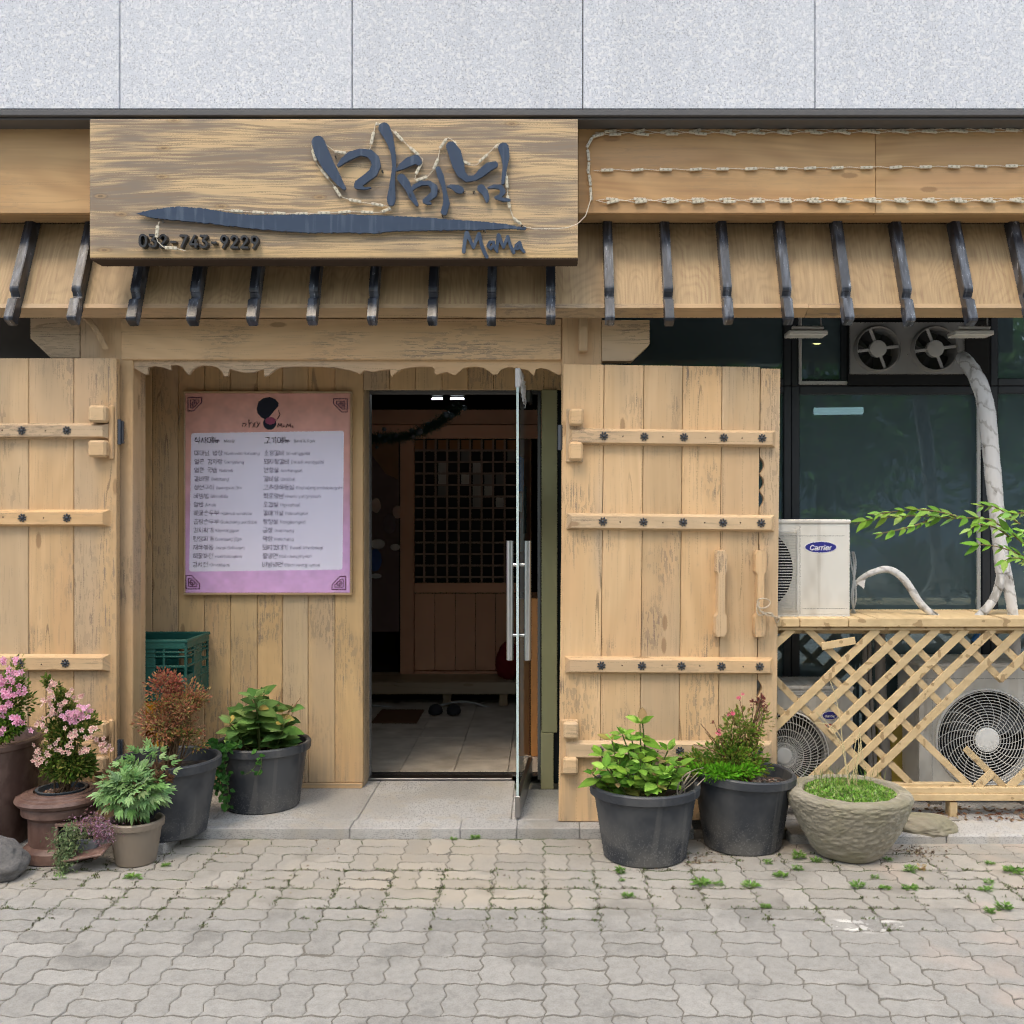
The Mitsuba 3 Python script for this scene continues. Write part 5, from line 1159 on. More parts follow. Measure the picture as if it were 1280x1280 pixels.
def big_leaf_plant(k, heads, base, Lr, Wf, cols, whorl=(5, 8), z_up=.6):
    """Upright shoots, each ending in a whorl of large leaves with smaller pairs below; every large leaf is a part."""
    tips = []
    for h in heads:
        h = np.array(h); tips.append(h)
        b = np.array([base[0] + (h[0] - base[0]) * .35, base[1] + (h[1] - base[1]) * .35, base[2]])
        n = rng.integers(*whorl); a0 = rng.random() * 6.28
        for lev in range(3):
            q = h - (h - b) * .20 * lev; nn = n if lev == 0 else 4
            for j in range(nn):
                a = a0 + j * 2 * math.pi / nn + lev * .8 + rng.normal(0, .15); el = rng.uniform(.15, .9) if lev == 0 else rng.uniform(-.15, .45)
                u = np.array([math.cos(a) * math.cos(el), math.sin(a) * math.cos(el), math.sin(el)])
                L_ = rng.uniform(*Lr) * (1 if lev else rng.uniform(.5, 1.0)) * rng.uniform(.7, 1.15); cc = palette(1, *cols)[0] if rng.random() > .05 else palette(1, (.38, .33, .10), (.30, .22, .10))[0]
                V, f = leaf_one(q + u * .006, u, np.array([rng.normal(0, .2), -.55, .9]), L_, L_ * Wf * rng.uniform(.85, 1.15), rng.uniform(.04, .2), rng.uniform(.0, .32))
                vein = np.ones((len(V), 1)); vein[5:10] = 1.22
                add('leaf', (V, f), 'leaf', k, color=cc * vein, smooth=True)
    stems(k, [[base[0] + (t[0] - base[0]) * .35 + rng.normal(0, .01), base[1] + (t[1] - base[1]) * .35, base[2]] for t in tips], tips, .0045, .003, (.10, .13, .04), .03)
    return k
def blossom(k, p, r, col, n=5, facing=(0, -1, .35)):
    """A cluster of five-petalled flowers."""
    V, f, cs = [], [], []
    for i in range(rng.integers(3, 6)):
        q = np.array(p) + rng.normal(0, r * .6, 3) * [1, .5, 1]; u = unit(np.array(facing) + rng.normal(0, .5, 3)); s = unit(np.cross(u, [0, 0, 1.0])); t = np.cross(u, s)
        for j in range(n):
            a = j * 2 * math.pi / n + i; e = s * math.cos(a) + t * math.sin(a); g = s * math.cos(a + .5) + t * math.sin(a + .5); h = s * math.cos(a - .5) + t * math.sin(a - .5)
            n0 = len(V); rr = r * .62; V += [q, q + g * rr * .7 + u * rr * .35, q + e * rr + u * rr * .3, q + h * rr * .7 + u * rr * .35]; f += [[n0, n0 + 1, n0 + 2], [n0, n0 + 2, n0 + 3]]
            cc = np.array(col) * rng.uniform(.85, 1.15); cs += [cc * [.8, .45, .6], cc, cc * 1.05, cc]
    add('blossom', (V, f), 'petal', k, color=np.clip(np.array(cs), 0, .92))
def shrub(k, c0, r, n, L, cols, base=None, lumps=10, Wf=.45, power=.6, nst=9, zmin=None):
    p, d = lumpy(c0, r, n, lumps, power)
    if zmin is not None:
        p[:, 2] = np.where(p[:, 2] < zmin, zmin + rng.random(n) * .05, p[:, 2])
    (V, f), cc = leaf_cloud(p, d, rng.uniform(*L, n), rng.uniform(*L, n) * Wf, palette(n, *cols))
    fk = add('foliage', (V, f), 'leaf', k, color=cc, smooth=False); label(fk, kind='stuff')
    if base is not None: stems(k, [np.array(base) + rng.normal(0, .02, 3) * [1, 1, 0] for _ in range(nst)], p[rng.integers(0, n, nst)], .0045, .0015)
    return p

def cpx(px, d): return PX(px, d)
# --- right pots
pc = (cpx(806, 4.42), 4.42)
pot('black_pot', 'big black plastic pot with the bright green leafy plant, in front of the right door', *pc, 0, .178, .225, .312, .040, 'pot_plastic', .235)
k = thing('hydrangea', 'bright green large-leaved plant in the pot nearest the open glass door', 'plant')
hd = [(741, 968), (752, 945), (765, 925), (778, 918), (800, 905), (803, 903), (790, 940), (772, 955), (765, 972), (785, 968), (806, 962), (815, 950), (835, 938), (832, 955), (848, 958), (822, 972), (842, 972), (775, 982), (797, 982), (752, 980), (790, 925), (768, 940), (812, 978), (833, 966), (758, 960), (800, 950)]
big_leaf_plant(k, [P(x, y, 4.42 + rng.uniform(-.17, .10) * (1 if y > 930 else .5)) for x, y in hd], (*pc, .235), (.055, .088), .60, [(.22, .40, .06), (.28, .47, .10), (.17, .32, .045), (.10, .22, .035)], (6, 9))
sp, sd = [], []
for i in range(9): sp.append([pc[0] + .14 + rng.normal(0, .03), pc[1] - .02 + rng.normal(0, .04), .24]); sd.append(np.array(sp[-1]) + [rng.normal(.05, .05), rng.normal(-.03, .04), rng.uniform(.10, .17)])
tw_ = thing('dry_twigs', 'bundle of pale dry twigs at the right rim of the green leafy plant', 'twigs'); stems(tw_, sp, sd, .004, .002, (.42, .36, .30), .1)
qc = (cpx(928, 4.56), 4.56)
gk = pot('black_pot', 'big black plastic pot with the pink flowering azalea, beside the stone bowl', *qc, 0, .170, .222, .335, .040, 'pot_plastic', .270, lean=(0, -.07))
stones(gk, qc[0] + .10, qc[1] - .03, .268, .10, 130)
k = thing('azalea', 'loose azalea with few pink blossoms in the second black pot from the door', 'plant')
yg = [(.16, .26, .03), (.10, .24, .025), (.20, .26, .05), (.20, .19, .05), (.09, .18, .03)]
shrub(k, P(905, 950, 4.5), (.20, .13, .13), 2300, (.014, .028), yg, (*qc, .27), 14)
shrub(k, P(925, 915, 4.53), (.13, .09, .17), 1100, (.014, .026), [(.18, .26, .045), (.24, .24, .07), (.15, .25, .035), (.24, .18, .07)], (*qc, .27), 10)
shrub(k, P(950, 880, 4.55), (.035, .04, .045), 90, (.012, .022), [(.20, .06, .06), (.25, .10, .08)], (*qc, .27), 5)
shrub(k, P(900, 965, 4.42), (.16, .06, .055), 800, (.016, .028), [(.12, .34, .02), (.15, .40, .03)], None, 8)
for x, y in ((925, 870), (914, 893), (897, 916), (892, 902)): blossom(k, P(x, y, 4.42), .015 if y != 902 else .010, (.75, .22, .30) if y != 902 else (.2, .05, .04))
tips = [P(x, y, 4.5) for x, y in ((924, 872), (914, 893), (897, 914), (950, 870), (955, 885), (876, 905), (882, 915), (866, 930), (893, 903))]
stems(k, [[*(np.array(qc) + rng.normal(0, .02, 2)), .27] for _ in tips], tips, .004, .0015, (.20, .10, .06), .05)
# stone bowl
bc = (cpx(1061, 4.43), 4.43)
k = thing('stone_bowl', 'rough hewn round granite bowl planter in front of the lattice fence', 'planter')
bp = [(.002, .0), (.115, .0), (.138, .010), (.168, .045), (.203, .105), (.232, .165), (.254, .218), (.265, .252), (.264, .272), (.250, .282), (.208, .284), (.196, .276), (.190, .25), (.002, .238)]
q = np.array(bp); ss = np.linspace(0, len(q) - 1, 130); bp = np.c_[np.interp(ss, np.arange(len(q)), q[:, 0]), np.interp(ss, np.arange(len(q)), q[:, 1])]
m = lathe(bp, (0, 0, 0), 260); v = m.vertices; out = unit(v * [1, 1, 0]); amt = np.clip((v[:, 2] - .0) * 20, 0, 1) * np.clip((.290 - v[:, 2]) * 40, .12, 1)
v += out * ((meshkit.fbm(v * [52, 52, 90], 4, 3) - .5) * .017 * amt + (meshkit.fbm(v * 7, 2, 5) - .5) * .008 * amt)[:, None]; v[:, 2] += (meshkit.fbm(v * 9, 2, 8) - .5) * .014
v += [*bc, 0]; m.vertices = v
add('body', m, 'bowl_stone', k, smooth=True)
k = thing('moss_cushion', 'bright green mossy groundcover filling the stone bowl', 'plant')
n = 3000; a, r = rng.random(n) * 6.283, .188 * rng.random(n) ** .5
pp = np.c_[bc[0] + r * np.cos(a), bc[1] + r * np.sin(a), .258 + .026 * (1 - (r / .2) ** 2) + .012 * meshkit.fbm(np.c_[r * np.cos(a) * 25, r * np.sin(a) * 25, 0 * r], 2)]
(V, f), cc = leaf_cloud(pp, unit(rng.normal(0, .55, (n, 3)) + [0, 0, .8]), rng.uniform(.011, .022, n), rng.uniform(.006, .012, n), palette(n, (.22, .42, .07), (.30, .48, .11), (.13, .27, .05), (.40, .50, .22)))
mk = add('foliage', (V, f), 'leaf', k, color=cc); label(mk, kind='stuff')
n = 90; pp = np.c_[bc[0] + rng.normal(.0, .09, n), bc[1] + rng.normal(.05, .06, n), np.full(n, .29)]
(V, f), cc = leaf_cloud(pp, unit(rng.normal(0, .12, (n, 3)) + [0, 0, 1]), rng.uniform(.04, .085, n), .003, palette(n, (.15, .26, .06), (.3, .3, .12)))
mk = add('grass_blades', (V, f), 'leaf', k, color=cc); label(mk, kind='stuff')
stw = thing('dry_straws', 'tall pale dry grass stalks rising from the stone bowl', 'dry grass')
st = [[(1066, 993), (1055, 945), (1050, 900), (1037, 850)], [(1061, 985), (1056, 950), (1048, 925), (1030, 900), (1020, 890)], [(1069, 990), (1069, 965), (1074, 945), (1074, 915)], [(1063, 978), (1057, 950), (1054, 930), (1050, 920), (1018, 904)], [(1068, 995), (1067, 965), (1068, 940), (1071, 922), (1079, 955)], [(1054, 962), (1064, 952), (1070, 943)], [(1071, 985), (1072, 950), (1076, 925)], [(1060, 980), (1072, 945), (1073, 920)]]
add('stalks', cat([tube(curve([P(x, y, 4.40 + .01 * i) for x, y in s], 18), .0018, 4) for i, s in enumerate(st)]), 'matte', stw, color=(.58, .49, .28), smooth=True)
# --- left pots
ec = (cpx(328, 5.02), 5.02)
pot('black_pot', 'black plastic pot on the step under the menu board with the broad-leaved plant', *ec, SZ, .178, .220, .315, .040, 'pot_plastic', .262)
k = thing('hydrangea', 'dark green broad-leaved plant in the pot under the menu board', 'plant')
hd = [(288, 905), (300, 890), (318, 872), (330, 868), (345, 890), (362, 888), (308, 908), (325, 900), (340, 912), (355, 905), (298, 925), (318, 925), (338, 926), (358, 920), (322, 885), (310, 918), (350, 925)]
big_leaf_plant(k, [P(x, y, 5.0 + rng.uniform(-.15, .08)) for x, y in hd], (*ec, SZ + .26), (.075, .115), .74, [(.12, .225, .06), (.155, .27, .075), (.21, .33, .11), (.07, .14, .04)], (5, 8))
tips = [P(x, y, 5.05) for x, y in ((372, 876), (366, 880), (376, 872), (309, 858), (346, 870))]
stems(k, [[ec[0] + rng.normal(.05, .03), ec[1], SZ + .27] for _ in tips], tips, .003, .0018, (.28, .16, .09), .05)
iv = thing('ivy', 'trailing ivy hanging between the two black pots on the step', 'plant')
lv = []
for s in ([(290, 928), (277, 935), (272, 955), (276, 985), (279, 1005)], [(300, 930), (283, 940), (283, 970), (285, 1000), (283, 1012)], [(285, 935), (270, 930), (266, 925)], [(318, 938), (322, 950), (316, 962), (306, 968)], [(322, 938), (327, 955), (320, 970)], [(296, 932), (280, 932), (275, 960), (271, 985)]):
    cv = curve([P(x, y, 4.78 if x < 290 else 4.795) for x, y in s], 14); lv.append(cv)
add('vines', cat([tube(c_, .0018, 4) for c_ in lv]), 'matte', iv, color=(.10, .14, .05), smooth=True)
V, f, cs = [], [], []; at = 0
for ci, c_ in enumerate(lv):
    for q_ in c_[:: 1 if ci not in (3, 4) else 3]:
        for _ in range(3 if ci not in (3, 4) else 1):
            u = unit(np.array([rng.normal(0, .8), -.5, rng.normal(-.4, .5)])); a, b = leaf_one(q_ + rng.normal(0, .006, 3), u, np.array([0, -1, .4]), rng.uniform(.018, .034), rng.uniform(.016, .03), .15, .1, 3)
            V.append(a); f.append(b + at); at += len(a); cs.append(np.tile(palette(1, (.05, .15, .03), (.08, .20, .05), (.04, .11, .03)), (len(a), 1)))
ik = add('foliage', (np.vstack(V), np.vstack(f)), 'leaf', iv, color=np.vstack(cs)); label(ik, kind='stuff')
dc = (cpx(210, 4.60), 4.60)
pot('black_pot', 'dusty black plastic pot with the red-brown shrub beside the left post', *dc, SZ, .168, .218, .335, .042, 'pot_plastic', .275)
k = thing('spirea', 'twiggy shrub with small red-brown leaves in front of the crates', 'plant')
rc = [(.38, .16, .10), (.45, .22, .13), (.30, .14, .08), (.36, .26, .11), (.22, .20, .08)]
shrub(k, P(226, 895, 4.60), (.17, .15, .15), 3600, (.011, .022), rc, (*dc, .30), 18, .5, .7, 14)
shrub(k, P(208, 862, 4.58), (.10, .09, .11), 1500, (.011, .020), [(.38, .13, .09), (.32, .10, .07), (.34, .2, .1)], (*dc, .30), 9, .5, .7)
shrub(k, P(228, 880, 4.58), (.14, .10, .07), 1200, (.010, .02), [(.34, .13, .07), (.22, .18, .06)], (*dc, .30), 8, .5, .7)
shrub(k, P(228, 925, 4.52), (.14, .09, .06), 700, (.010, .02), [(.18, .17, .05), (.28, .12, .06), (.13, .15, .04)], (*dc, .30), 8, .5, .7)
# taupe pot
cc0 = (cpx(170, 4.33), 4.33)
pot('taupe_pot', 'small grey-brown plastic pot standing on the pavers', *cc0, 0, .082, .108, .185, .030, 'satin', .155, color=(.20, .165, .13), lip=.006)
k = thing('chrysanthemum', 'pale green divided-leaved plant with some withered brown leaves in the small pot', 'plant')
lc = [(.22, .36, .15), (.28, .43, .20), (.16, .29, .10)]
def divided(cx, cy, d, L_, cols, k, n):
    """Lobed leaves: each a fan of five narrow blades."""
    V, f, cs, at = [], [], [], 0
    for i in range(n):
        p, u = lumpy(P(cx, cy, d), (.13, .10, .11), 1, 1, .4); a0 = unit(rng.normal(size=3) + [0, -.5, .5]); p = P(cx, cy, d) + a0 * np.array([.135, .10, .095]) * rng.uniform(.5, 1.0); u = unit(a0 + rng.normal(0, .4, 3)); s = unit(np.cross(u, [0, -.6, .8])); c1 = palette(1, *cols)
        for b in (-1.0, -.5, 0, .5, 1.0):
            l = L_ * (1 - .3 * abs(b)) * rng.uniform(.8, 1.2); A, Bq = leaf_one(p + u * L_ * .25 * (1 - abs(b)), unit(u + s * b), np.array([0, -.5, .8]), l, l * .38, .2, .3, 3)
            V.append(A); f.append(Bq + at); at += len(A); cs.append(np.tile(c1, (len(A), 1)))
    fk = add('foliage', (np.vstack(V), np.vstack(f)), 'leaf', k, color=np.vstack(cs), smooth=False); label(fk, kind='stuff')
divided(168, 988, 4.31, .045, lc, k, 240); divided(184, 958, 4.36, .034, lc, k, 26)
shrub(k, P(196, 972, 4.33), (.05, .05, .04), 120, (.02, .035), [(.20, .11, .07), (.14, .08, .05)], None, 4)
shrub(k, P(140, 980, 4.30), (.05, .05, .07), 90, (.018, .03), [(.24, .15, .09), (.17, .11, .07)], None, 4)
shrub(k, P(165, 985, 4.26), (.05, .04, .03), 60, (.02, .03), [(.26, .15, .10)], (*cc0, .15), 3)
stems(k, [[*cc0, .155]] * 7, [P(x, y, 4.33) for x, y in ((150, 960), (165, 955), (185, 955), (188, 945), (140, 975), (200, 975), (172, 950))], .004, .002, (.10, .15, .05))
# stove-shaped pedestal pot
bc2 = (cpx(77, 4.42), 4.42)
k = thing('stove_planter', 'reddish brown iron stove reused as a planter with a wide round lid and open hatch', 'planter')
pf = [(.150, 0), (.158, .006), (.152, .045), (.138, .058), (.128, .064), (.130, .075), (.132, .175), (.137, .180), (.158, .195), (.160, .225), (.156, .232), (.176, .238), (.186, .252), (.180, .266), (.160, .270), (.158, .275), (.132, .278), (.130, .283), (.112, .285), (.108, .270), (.002, .262)]
add('body', lathe(pf, (*bc2, 0), 64), 'brown_glaze', k, tone=1.0, smooth=30)
ri = lathe([(.098, .280), (.104, .291), (.092, .291), (.088, .27), (.085, .255)], (*bc2, 0), 48); ik = add('inner_pot', ri, 'satin', k, color=(.06, .075, .09), smooth=30)
hx, hy = cpx(112, 4.30), 4.30
add('hatch_opening', pbox(72, 1034, 118, 1072, 4.285, .02, .002), 'matte', k, color=(.012, .01, .01))
fr_ = [(68, 1030, 120, 1034), (68, 1034.2, 72, 1075), (116, 1034.2, 120, 1075)]
for r in fr_: add('hatch_frame', pbox(*r, 4.272, .03, .002), 'brown_glaze', k, tone=1.2)
tr = box(-.085, .085, -.05, .06, -.004, .004, .002); tr.apply_transform(trimesh.transformations.rotation_matrix(-.18, [0, 1, 0])); tr.apply_transform(trimesh.transformations.rotation_matrix(.12, [1, 0, 0])); tr.apply_translation([cpx(107, 4.22), 4.225, .072])
add('hatch_tray', tr, 'brown_glaze', k, tone=1.4)
add('inner_tray', pbox(94, 1052, 120, 1070, 4.25, .04, .004), 'satin', k, color=(.16, .17, .19))
stones(k, bc2[0], bc2[1], .264, .085, 60)
az = thing('azalea', 'azalea with cream and pink blossoms growing from the stove planter', 'plant')
ag = [(.09, .16, .025), (.14, .20, .04), (.05, .10, .02), (.22, .22, .06)]
dz = 4.40
shrub(az, P(84, 948, dz), (.125, .10, .10), 2600, (.016, .030), ag, (*bc2, .27), 16, .5, .7, 5)
shrub(az, P(90, 908, dz), (.12, .09, .10), 1900, (.014, .028), ag, (*bc2, .27), 14, .5, .7, 3)
shrub(az, P(80, 880, dz), (.09, .07, .07), 900, (.014, .026), ag, (*bc2, .27), 8, .5, .7, 3)
shrub(az, P(66, 855, dz), (.035, .03, .04), 150, (.014, .024), ag, (*bc2, .27), 3, .5, .6, 1)
cream, pink = (.85, .66, .57), (.86, .54, .70)
for x, y, c_ in [(60, 873, 0), (56, 880, 0), (66, 868, 0), (92, 866, 0), (84, 872, 0), (98, 872, 0), (76, 878, 0), (100, 884, 1), (108, 889, 1), (96, 892, 1), (88, 895, 1), (80, 891, 1), (84, 899, 1), (93, 900, 1), (104, 893, 1), (112, 892, 1), (64, 890, 0), (58, 896, 0), (54, 904, 0), (52, 910, 0), (86, 915, 0), (92, 920, 0), (104, 918, 0), (114, 912, 0), (118, 922, 0), (124, 930, 0), (132, 932, 0), (128, 938, 0), (82, 935, 0), (90, 940, 0), (98, 936, 0), (104, 942, 0), (74, 930, 0), (48, 938, 0), (44, 945, 0), (52, 948, 0), (46, 955, 0), (60, 943, 0), (62, 860, 0), (68, 855, 0)]:
    blossom(az, P(x + rng.normal(0, 1), y + rng.normal(0, 1), dz - .10 + rng.uniform(-.03, .03)), .020, np.array(pink if c_ else cream) * rng.uniform(.8, 1.1))
tp_ = thing('trailing_plant', 'grey green trailing plant with mauve flowers spilling from the stove hatch', 'plant')
def trail(cx, cy, d, sp_, n, cols, L, kk__, nm):
    p = P(cx, cy, d) + rng.normal(0, 1, (n, 3)) * sp_; (V, f), cc = leaf_cloud(p, unit(rng.normal(0, .6, (n, 3)) + [0, -.4, -.3]), rng.uniform(*L, n), rng.uniform(*L, n) * .35, palette(n, *cols)); q = add(nm, (V, f), 'leaf', kk__, color=cc); label(q, kind='stuff')
trail(84, 1058, 4.21, (.028, .02, .035), 620, [(.16, .22, .11), (.22, .28, .15), (.12, .17, .08)], (.012, .026), tp_, 'foliage')
trail(80, 1078, 4.19, (.016, .015, .03), 260, [(.16, .22, .11), (.22, .28, .15)], (.012, .026), tp_, 'foliage')
trail(98, 1040, 4.22, (.03, .02, .02), 300, [(.14, .19, .09), (.2, .25, .13)], (.01, .022), tp_, 'foliage')
trail(126, 1034, 4.20, (.032, .022, .024), 520, [(.36, .20, .30), (.22, .10, .14), (.45, .28, .40), (.2, .14, .10)], (.008, .014), tp_, 'flowers')
trail(112, 1024, 4.21, (.03, .02, .014), 240, [(.36, .20, .30), (.25, .12, .16), (.2, .16, .10)], (.008, .014), tp_, 'flowers')
trail(132, 1045, 4.19, (.02, .015, .018), 160, [(.42, .28, .38), (.16, .07, .10)], (.008, .014), tp_, 'flowers')
# big brown jar at the left edge
ac = (cpx(-28, 4.47), 4.47)
k = thing('brown_jar', 'tall dark brown glazed pot cut off by the left picture edge', 'flower pot')
pf = [(.002, 0), (.19, 0), (.20, .01), (.232, .20), (.246, .42), (.250, .462), (.262, .470), (.264, .490), (.256, .497), (.236, .497), (.230, .485), (.222, .43), (.002, .43)]
add('body', lathe(pf, (*ac, 0), 72), 'brown_glaze', k, tone=.62, smooth=30)
a2 = thing('azalea', 'pink azalea in the tall brown pot at the left picture edge', 'plant')
shrub(a2, P(-10, 895, 4.42), (.17, .12, .17), 1500, (.016, .03), ag, (*ac, .43), 12)
shrub(a2, P(12, 905, 4.36), (.07, .07, .09), 420, (.016, .03), [(.10, .2, .03), (.16, .27, .04), (.05, .1, .02)], (*ac, .43), 6)
shrub(a2, P(8, 855, 4.38), (.08, .07, .12), 420, (.016, .03), ag, (*ac, .43), 6)
for x, y in ((2, 842), (12, 838), (8, 850), (16, 846), (3, 860), (10, 866), (18, 861), (24, 862), (5, 872), (12, 876), (2, 884), (20, 898), (26, 901), (14, 898), (3, 888), (1, 914), (-4, 850), (-8, 870), (6, 830), (22, 828)):
    blossom(a2, P(x, y, 4.28 + rng.uniform(-.02, .03)), .024, np.array((.86, .50, .67)) * rng.uniform(.85, 1.1))
# loose stones
s = trimesh.creation.icosphere(subdivisions=4, radius=1.0); s.vertices += unit(s.vertices) * ((meshkit.fbm(s.vertices * 2.2, 3, 4) - .5) * .35)[:, None]; s.apply_scale([.15, .12, .105]); s.apply_translation([cpx(-8, 4.18), 4.15, .055])
k = add('boulder', s, 'rock', tone=1.0, smooth=True); label(k, 'grey rounded boulder at the left picture edge', 'stone')
s = trimesh.creation.icosphere(subdivisions=4, radius=1.0); s.vertices += unit(s.vertices) * ((meshkit.fbm(s.vertices * 1.8, 3, 9) - .5) * .5)[:, None]; s.apply_scale([.135, .10, .045]); s.apply_translation([cpx(1160, 4.63), 4.66, .055])
k = add('flat_stone', s, 'bowl_stone', smooth=True); label(k, 'flat beige stone lying on the kerb right of the stone bowl', 'stone')
# leaf litter
n = 700; pp = np.c_[rng.uniform(1.45, 3.2, n), rng.uniform(4.76, 4.95, n), rng.uniform(.04, .055, n)]
(V, f), cc = leaf_cloud(pp, unit(rng.normal(0, 1, (n, 3)) * [1, 1, .2]), rng.uniform(.015, .04, n), rng.uniform(.006, .016, n), palette(n, (.26, .15, .09), (.18, .09, .055), (.34, .24, .16)))
k = add('leaf_litter', (V, f), 'leaf', color=cc); label(k, 'brown dry leaf litter under the lattice fence', 'leaf litter', kind='stuff')
n = 160; pp = np.r_[np.c_[rng.normal(cpx(862, 4.45), .07, n), rng.normal(4.36, .05, n), np.full(n, .004)], np.c_[rng.normal(cpx(1150, 4.4), .06, n), rng.normal(4.45, .04, n), np.full(n, .004)], np.c_[rng.uniform(-2.2, 2.4, 120), rng.uniform(3.9, 4.63, 120), np.full(120, .004)]]
n = len(pp); (V, f), cc = leaf_cloud(pp, unit(rng.normal(0, 1, (n, 3)) * [1, 1, .1]), rng.uniform(.006, .02, n), rng.uniform(.003, .008, n), palette(n, (.2, .14, .09), (.12, .08, .055), (.3, .25, .18)))
k = add('dry_debris', (V, f), 'leaf', color=cc); label(k, 'small dry leaf bits scattered on the pavers near the pots', 'debris', kind='stuff')
# weeds
def weed(px_, py_, r, h, text, n=80, cols=((.15, .28, .06), (.20, .35, .09), (.10, .2, .045)), grp='weeds in the paving joints'):
    d = E * F / (py_ - VY); p = P(px_, py_, d); k = thing('weed', text, 'weed', grp)
    V, f, cs, at = [], [], [], 0
    for i in range(n):
        a = rng.random() * 6.28; q = r * rng.random() ** .7; b = p + [q * math.cos(a) * .5, q * math.sin(a) * .3, rng.random() * h * .5]
        u = unit(np.array([math.cos(a), math.sin(a), rng.uniform(.2, 1.4)])); l = rng.uniform(.4, 1.0) * max(h, r) * .52
        A, Bq = leaf_one(b, u, np.array([0, -.4, 1.0]), l, l * rng.uniform(.2, .38), .2, .3, 3); V.append(A); f.append(Bq + at); at += len(A); cs.append(np.tile(palette(1, *cols), (len(A), 1)))
    add('leaves', (np.vstack(V), np.vstack(f)), 'leaf', k, color=np.vstack(cs))
wl = [(75, 1099, .035, .035, 'leafy weed right below the hatch of the stove planter', 30), (998, 1074, .035, .05, 'weed left of the foot of the stone bowl, upper one of two'), (997, 1088, .035, .03, 'weed left of the foot of the stone bowl, lower one of two'), (1020, 1078, .035, .03, 'weed touching the front left of the stone bowl'),
      (1072, 1110, .045, .035, 'round weed clump below the stone bowl'), (1094, 1098, .025, .02, 'tiny weed just below the stone bowl'), (1107, 1112, .035, .02, 'flat weed right of the round clump'), (1138, 1112, .045, .022, 'spreading flat weed below the beige stone'), (1138, 1090, .035, .045, 'weed next to the yellowed leaf tuft right of the bowl'),
      (1255, 1138, .04, .05, 'tall weed tuft near the right picture edge'), (1237, 1142, .03, .035, 'smaller weed tuft beside the tall one at the right'), (1232, 1114, .04, .025, 'leafy weed between the two right-edge tufts and the kerb'), (1236, 1105, .03, .03, 'weed behind the leafy one near the right edge'), (1267, 1092, .06, .04, 'broad weed at the right edge below the kerb'), (1237, 1081, .03, .02, 'small weed in front of the right kerb slab'),
      (878, 1107, .06, .03, 'wide weed clump below the second black pot'), (898, 1107, .03, .025, 'weed close to the wide clump under the second black pot'), (938, 1108, .05, .02, 'flat weed midway below the second black pot and the bowl'), (977, 1096, .045, .02, 'flat weed left below the stone bowl'), (784, 1121, .035, .018, 'flat weed below the first black pot'), (776, 1092, .022, .045, 'thin weed against the foot of the first black pot'), (778, 1102, .02, .02, 'tiny weed under the first black pot'),
      (957, 1135, .03, .022, 'small weed on the paving seam below the bowl'), (960, 1080, .025, .03, 'weed sprig beside the second black pot'), (166, 1098, .05, .02, 'weed in a joint below the small grey-brown pot'), (594, 1049, .035, .03, 'weed at the foot of the doorstep'), (567, 1050, .025, .015, 'small weed under the doorstep edge'), (207, 1083, .03, .018, 'pale sprig in a joint right of the small grey-brown pot'), (1110, 1076, .03, .02, 'sprig in front of the beige stone')]
for w in wl: weed(*w)
weed(1152, 1089, .02, .045, 'withered yellow leaf tuft right of the stone bowl', 20, ((.45, .30, .08), (.35, .22, .08)))
# moss and seedlings in the joints of the older pavers
pts = []
for _ in range(2000):
    row = rng.choice([0, 1, 2, 3, 4, 5], p=[.01, .03, .24, .27, .27, .18]); lx = rng.uniform(-2.6, 2.6)
    if meshkit.noise(np.array([lx * 2.0, row * 3.1, 0])) < .42: continue
    if rng.random() < .5: q = warp([[lx, Y0 + (row - 0) * c - (0 if rng.random() < .7 else c / 2)]])[0]
    else: q = warp([[round(lx / c) * c, Y0 + (row - 1 + rng.random()) * c]])[0]
    if q[1] < 3.55 or q[1] > 4.635: continue
    for j in range(7): pts.append([q[0] + rng.normal(0, .009), q[1] + rng.normal(0, .0035), -.004 + rng.random() * .006])
pp = np.array(pts); n = len(pp)
(V, f), cc = leaf_cloud(pp, unit(rng.normal(0, .8, (n, 3)) + [0, 0, .6]), rng.uniform(.005, .012, n), rng.uniform(.003, .006, n), palette(n, (.08, .11, .035), (.12, .16, .05), (.07, .075, .035), (.11, .09, .06)))
k = add('joint_moss', (V, f), 'leaf', color=cc); label(k, 'moss and seedlings in the joints of the older pavers', 'moss', kind='stuff')
# ------------------------------------------------------------------ overhanging branch at the right
bk_ = thing('tree_branch', 'leafy green twig reaching in from the right in front of the shop window', 'branch')
def compound(pts, d, n, L, ends=True, side=1.0, cols=((.22, .40, .07), (.28, .47, .11), (.16, .31, .05), (.34, .52, .16))):
    cv = curve([P(x, y, d + o) for x, y, o in pts], 30); add('twig', tube(cv, np.linspace(.0042, .0016, 30), 5), 'matte', bk_, color=(.20, .15, .07), smooth=True)
    for j in range(n):
        t = (j + .4) / n; i = min(int(t * 29), 28); p = cv[i]; u = unit(cv[i + 1] - cv[i])
        for s in (-1, 1):
            up_ = np.array([0, 0, 1.0]) * s * side
            dr_ = unit(u * .9 + up_ * rng.uniform(.25, .6) + np.array([0, rng.normal(-.2, .45), -.05]))
            l = L * LS * rng.uniform(.65, 1.2); V, f = leaf_one(p, dr_, unit(np.array([rng.normal(0, .35), -.75, .8])), l, l * rng.uniform(.36, .46), .15, rng.uniform(.05, .4)); cc = palette(1, *cols, spread=.12)[0]
            m_ = np.ones((len(V), 1)); m_[5:10] = 1.15; add('leaf', (V, f), 'leaf', bk_, color=cc * m_, smooth=True)
bd_ = 4.45; LS = .82
compound([(1292, 690, 0), (1255, 660, 0), (1230, 648, 0), (1200, 648, -.02), (1160, 645, -.02), (1120, 646, 0), (1085, 650, .02), (1068, 656, .04)], bd_, 17, .085)
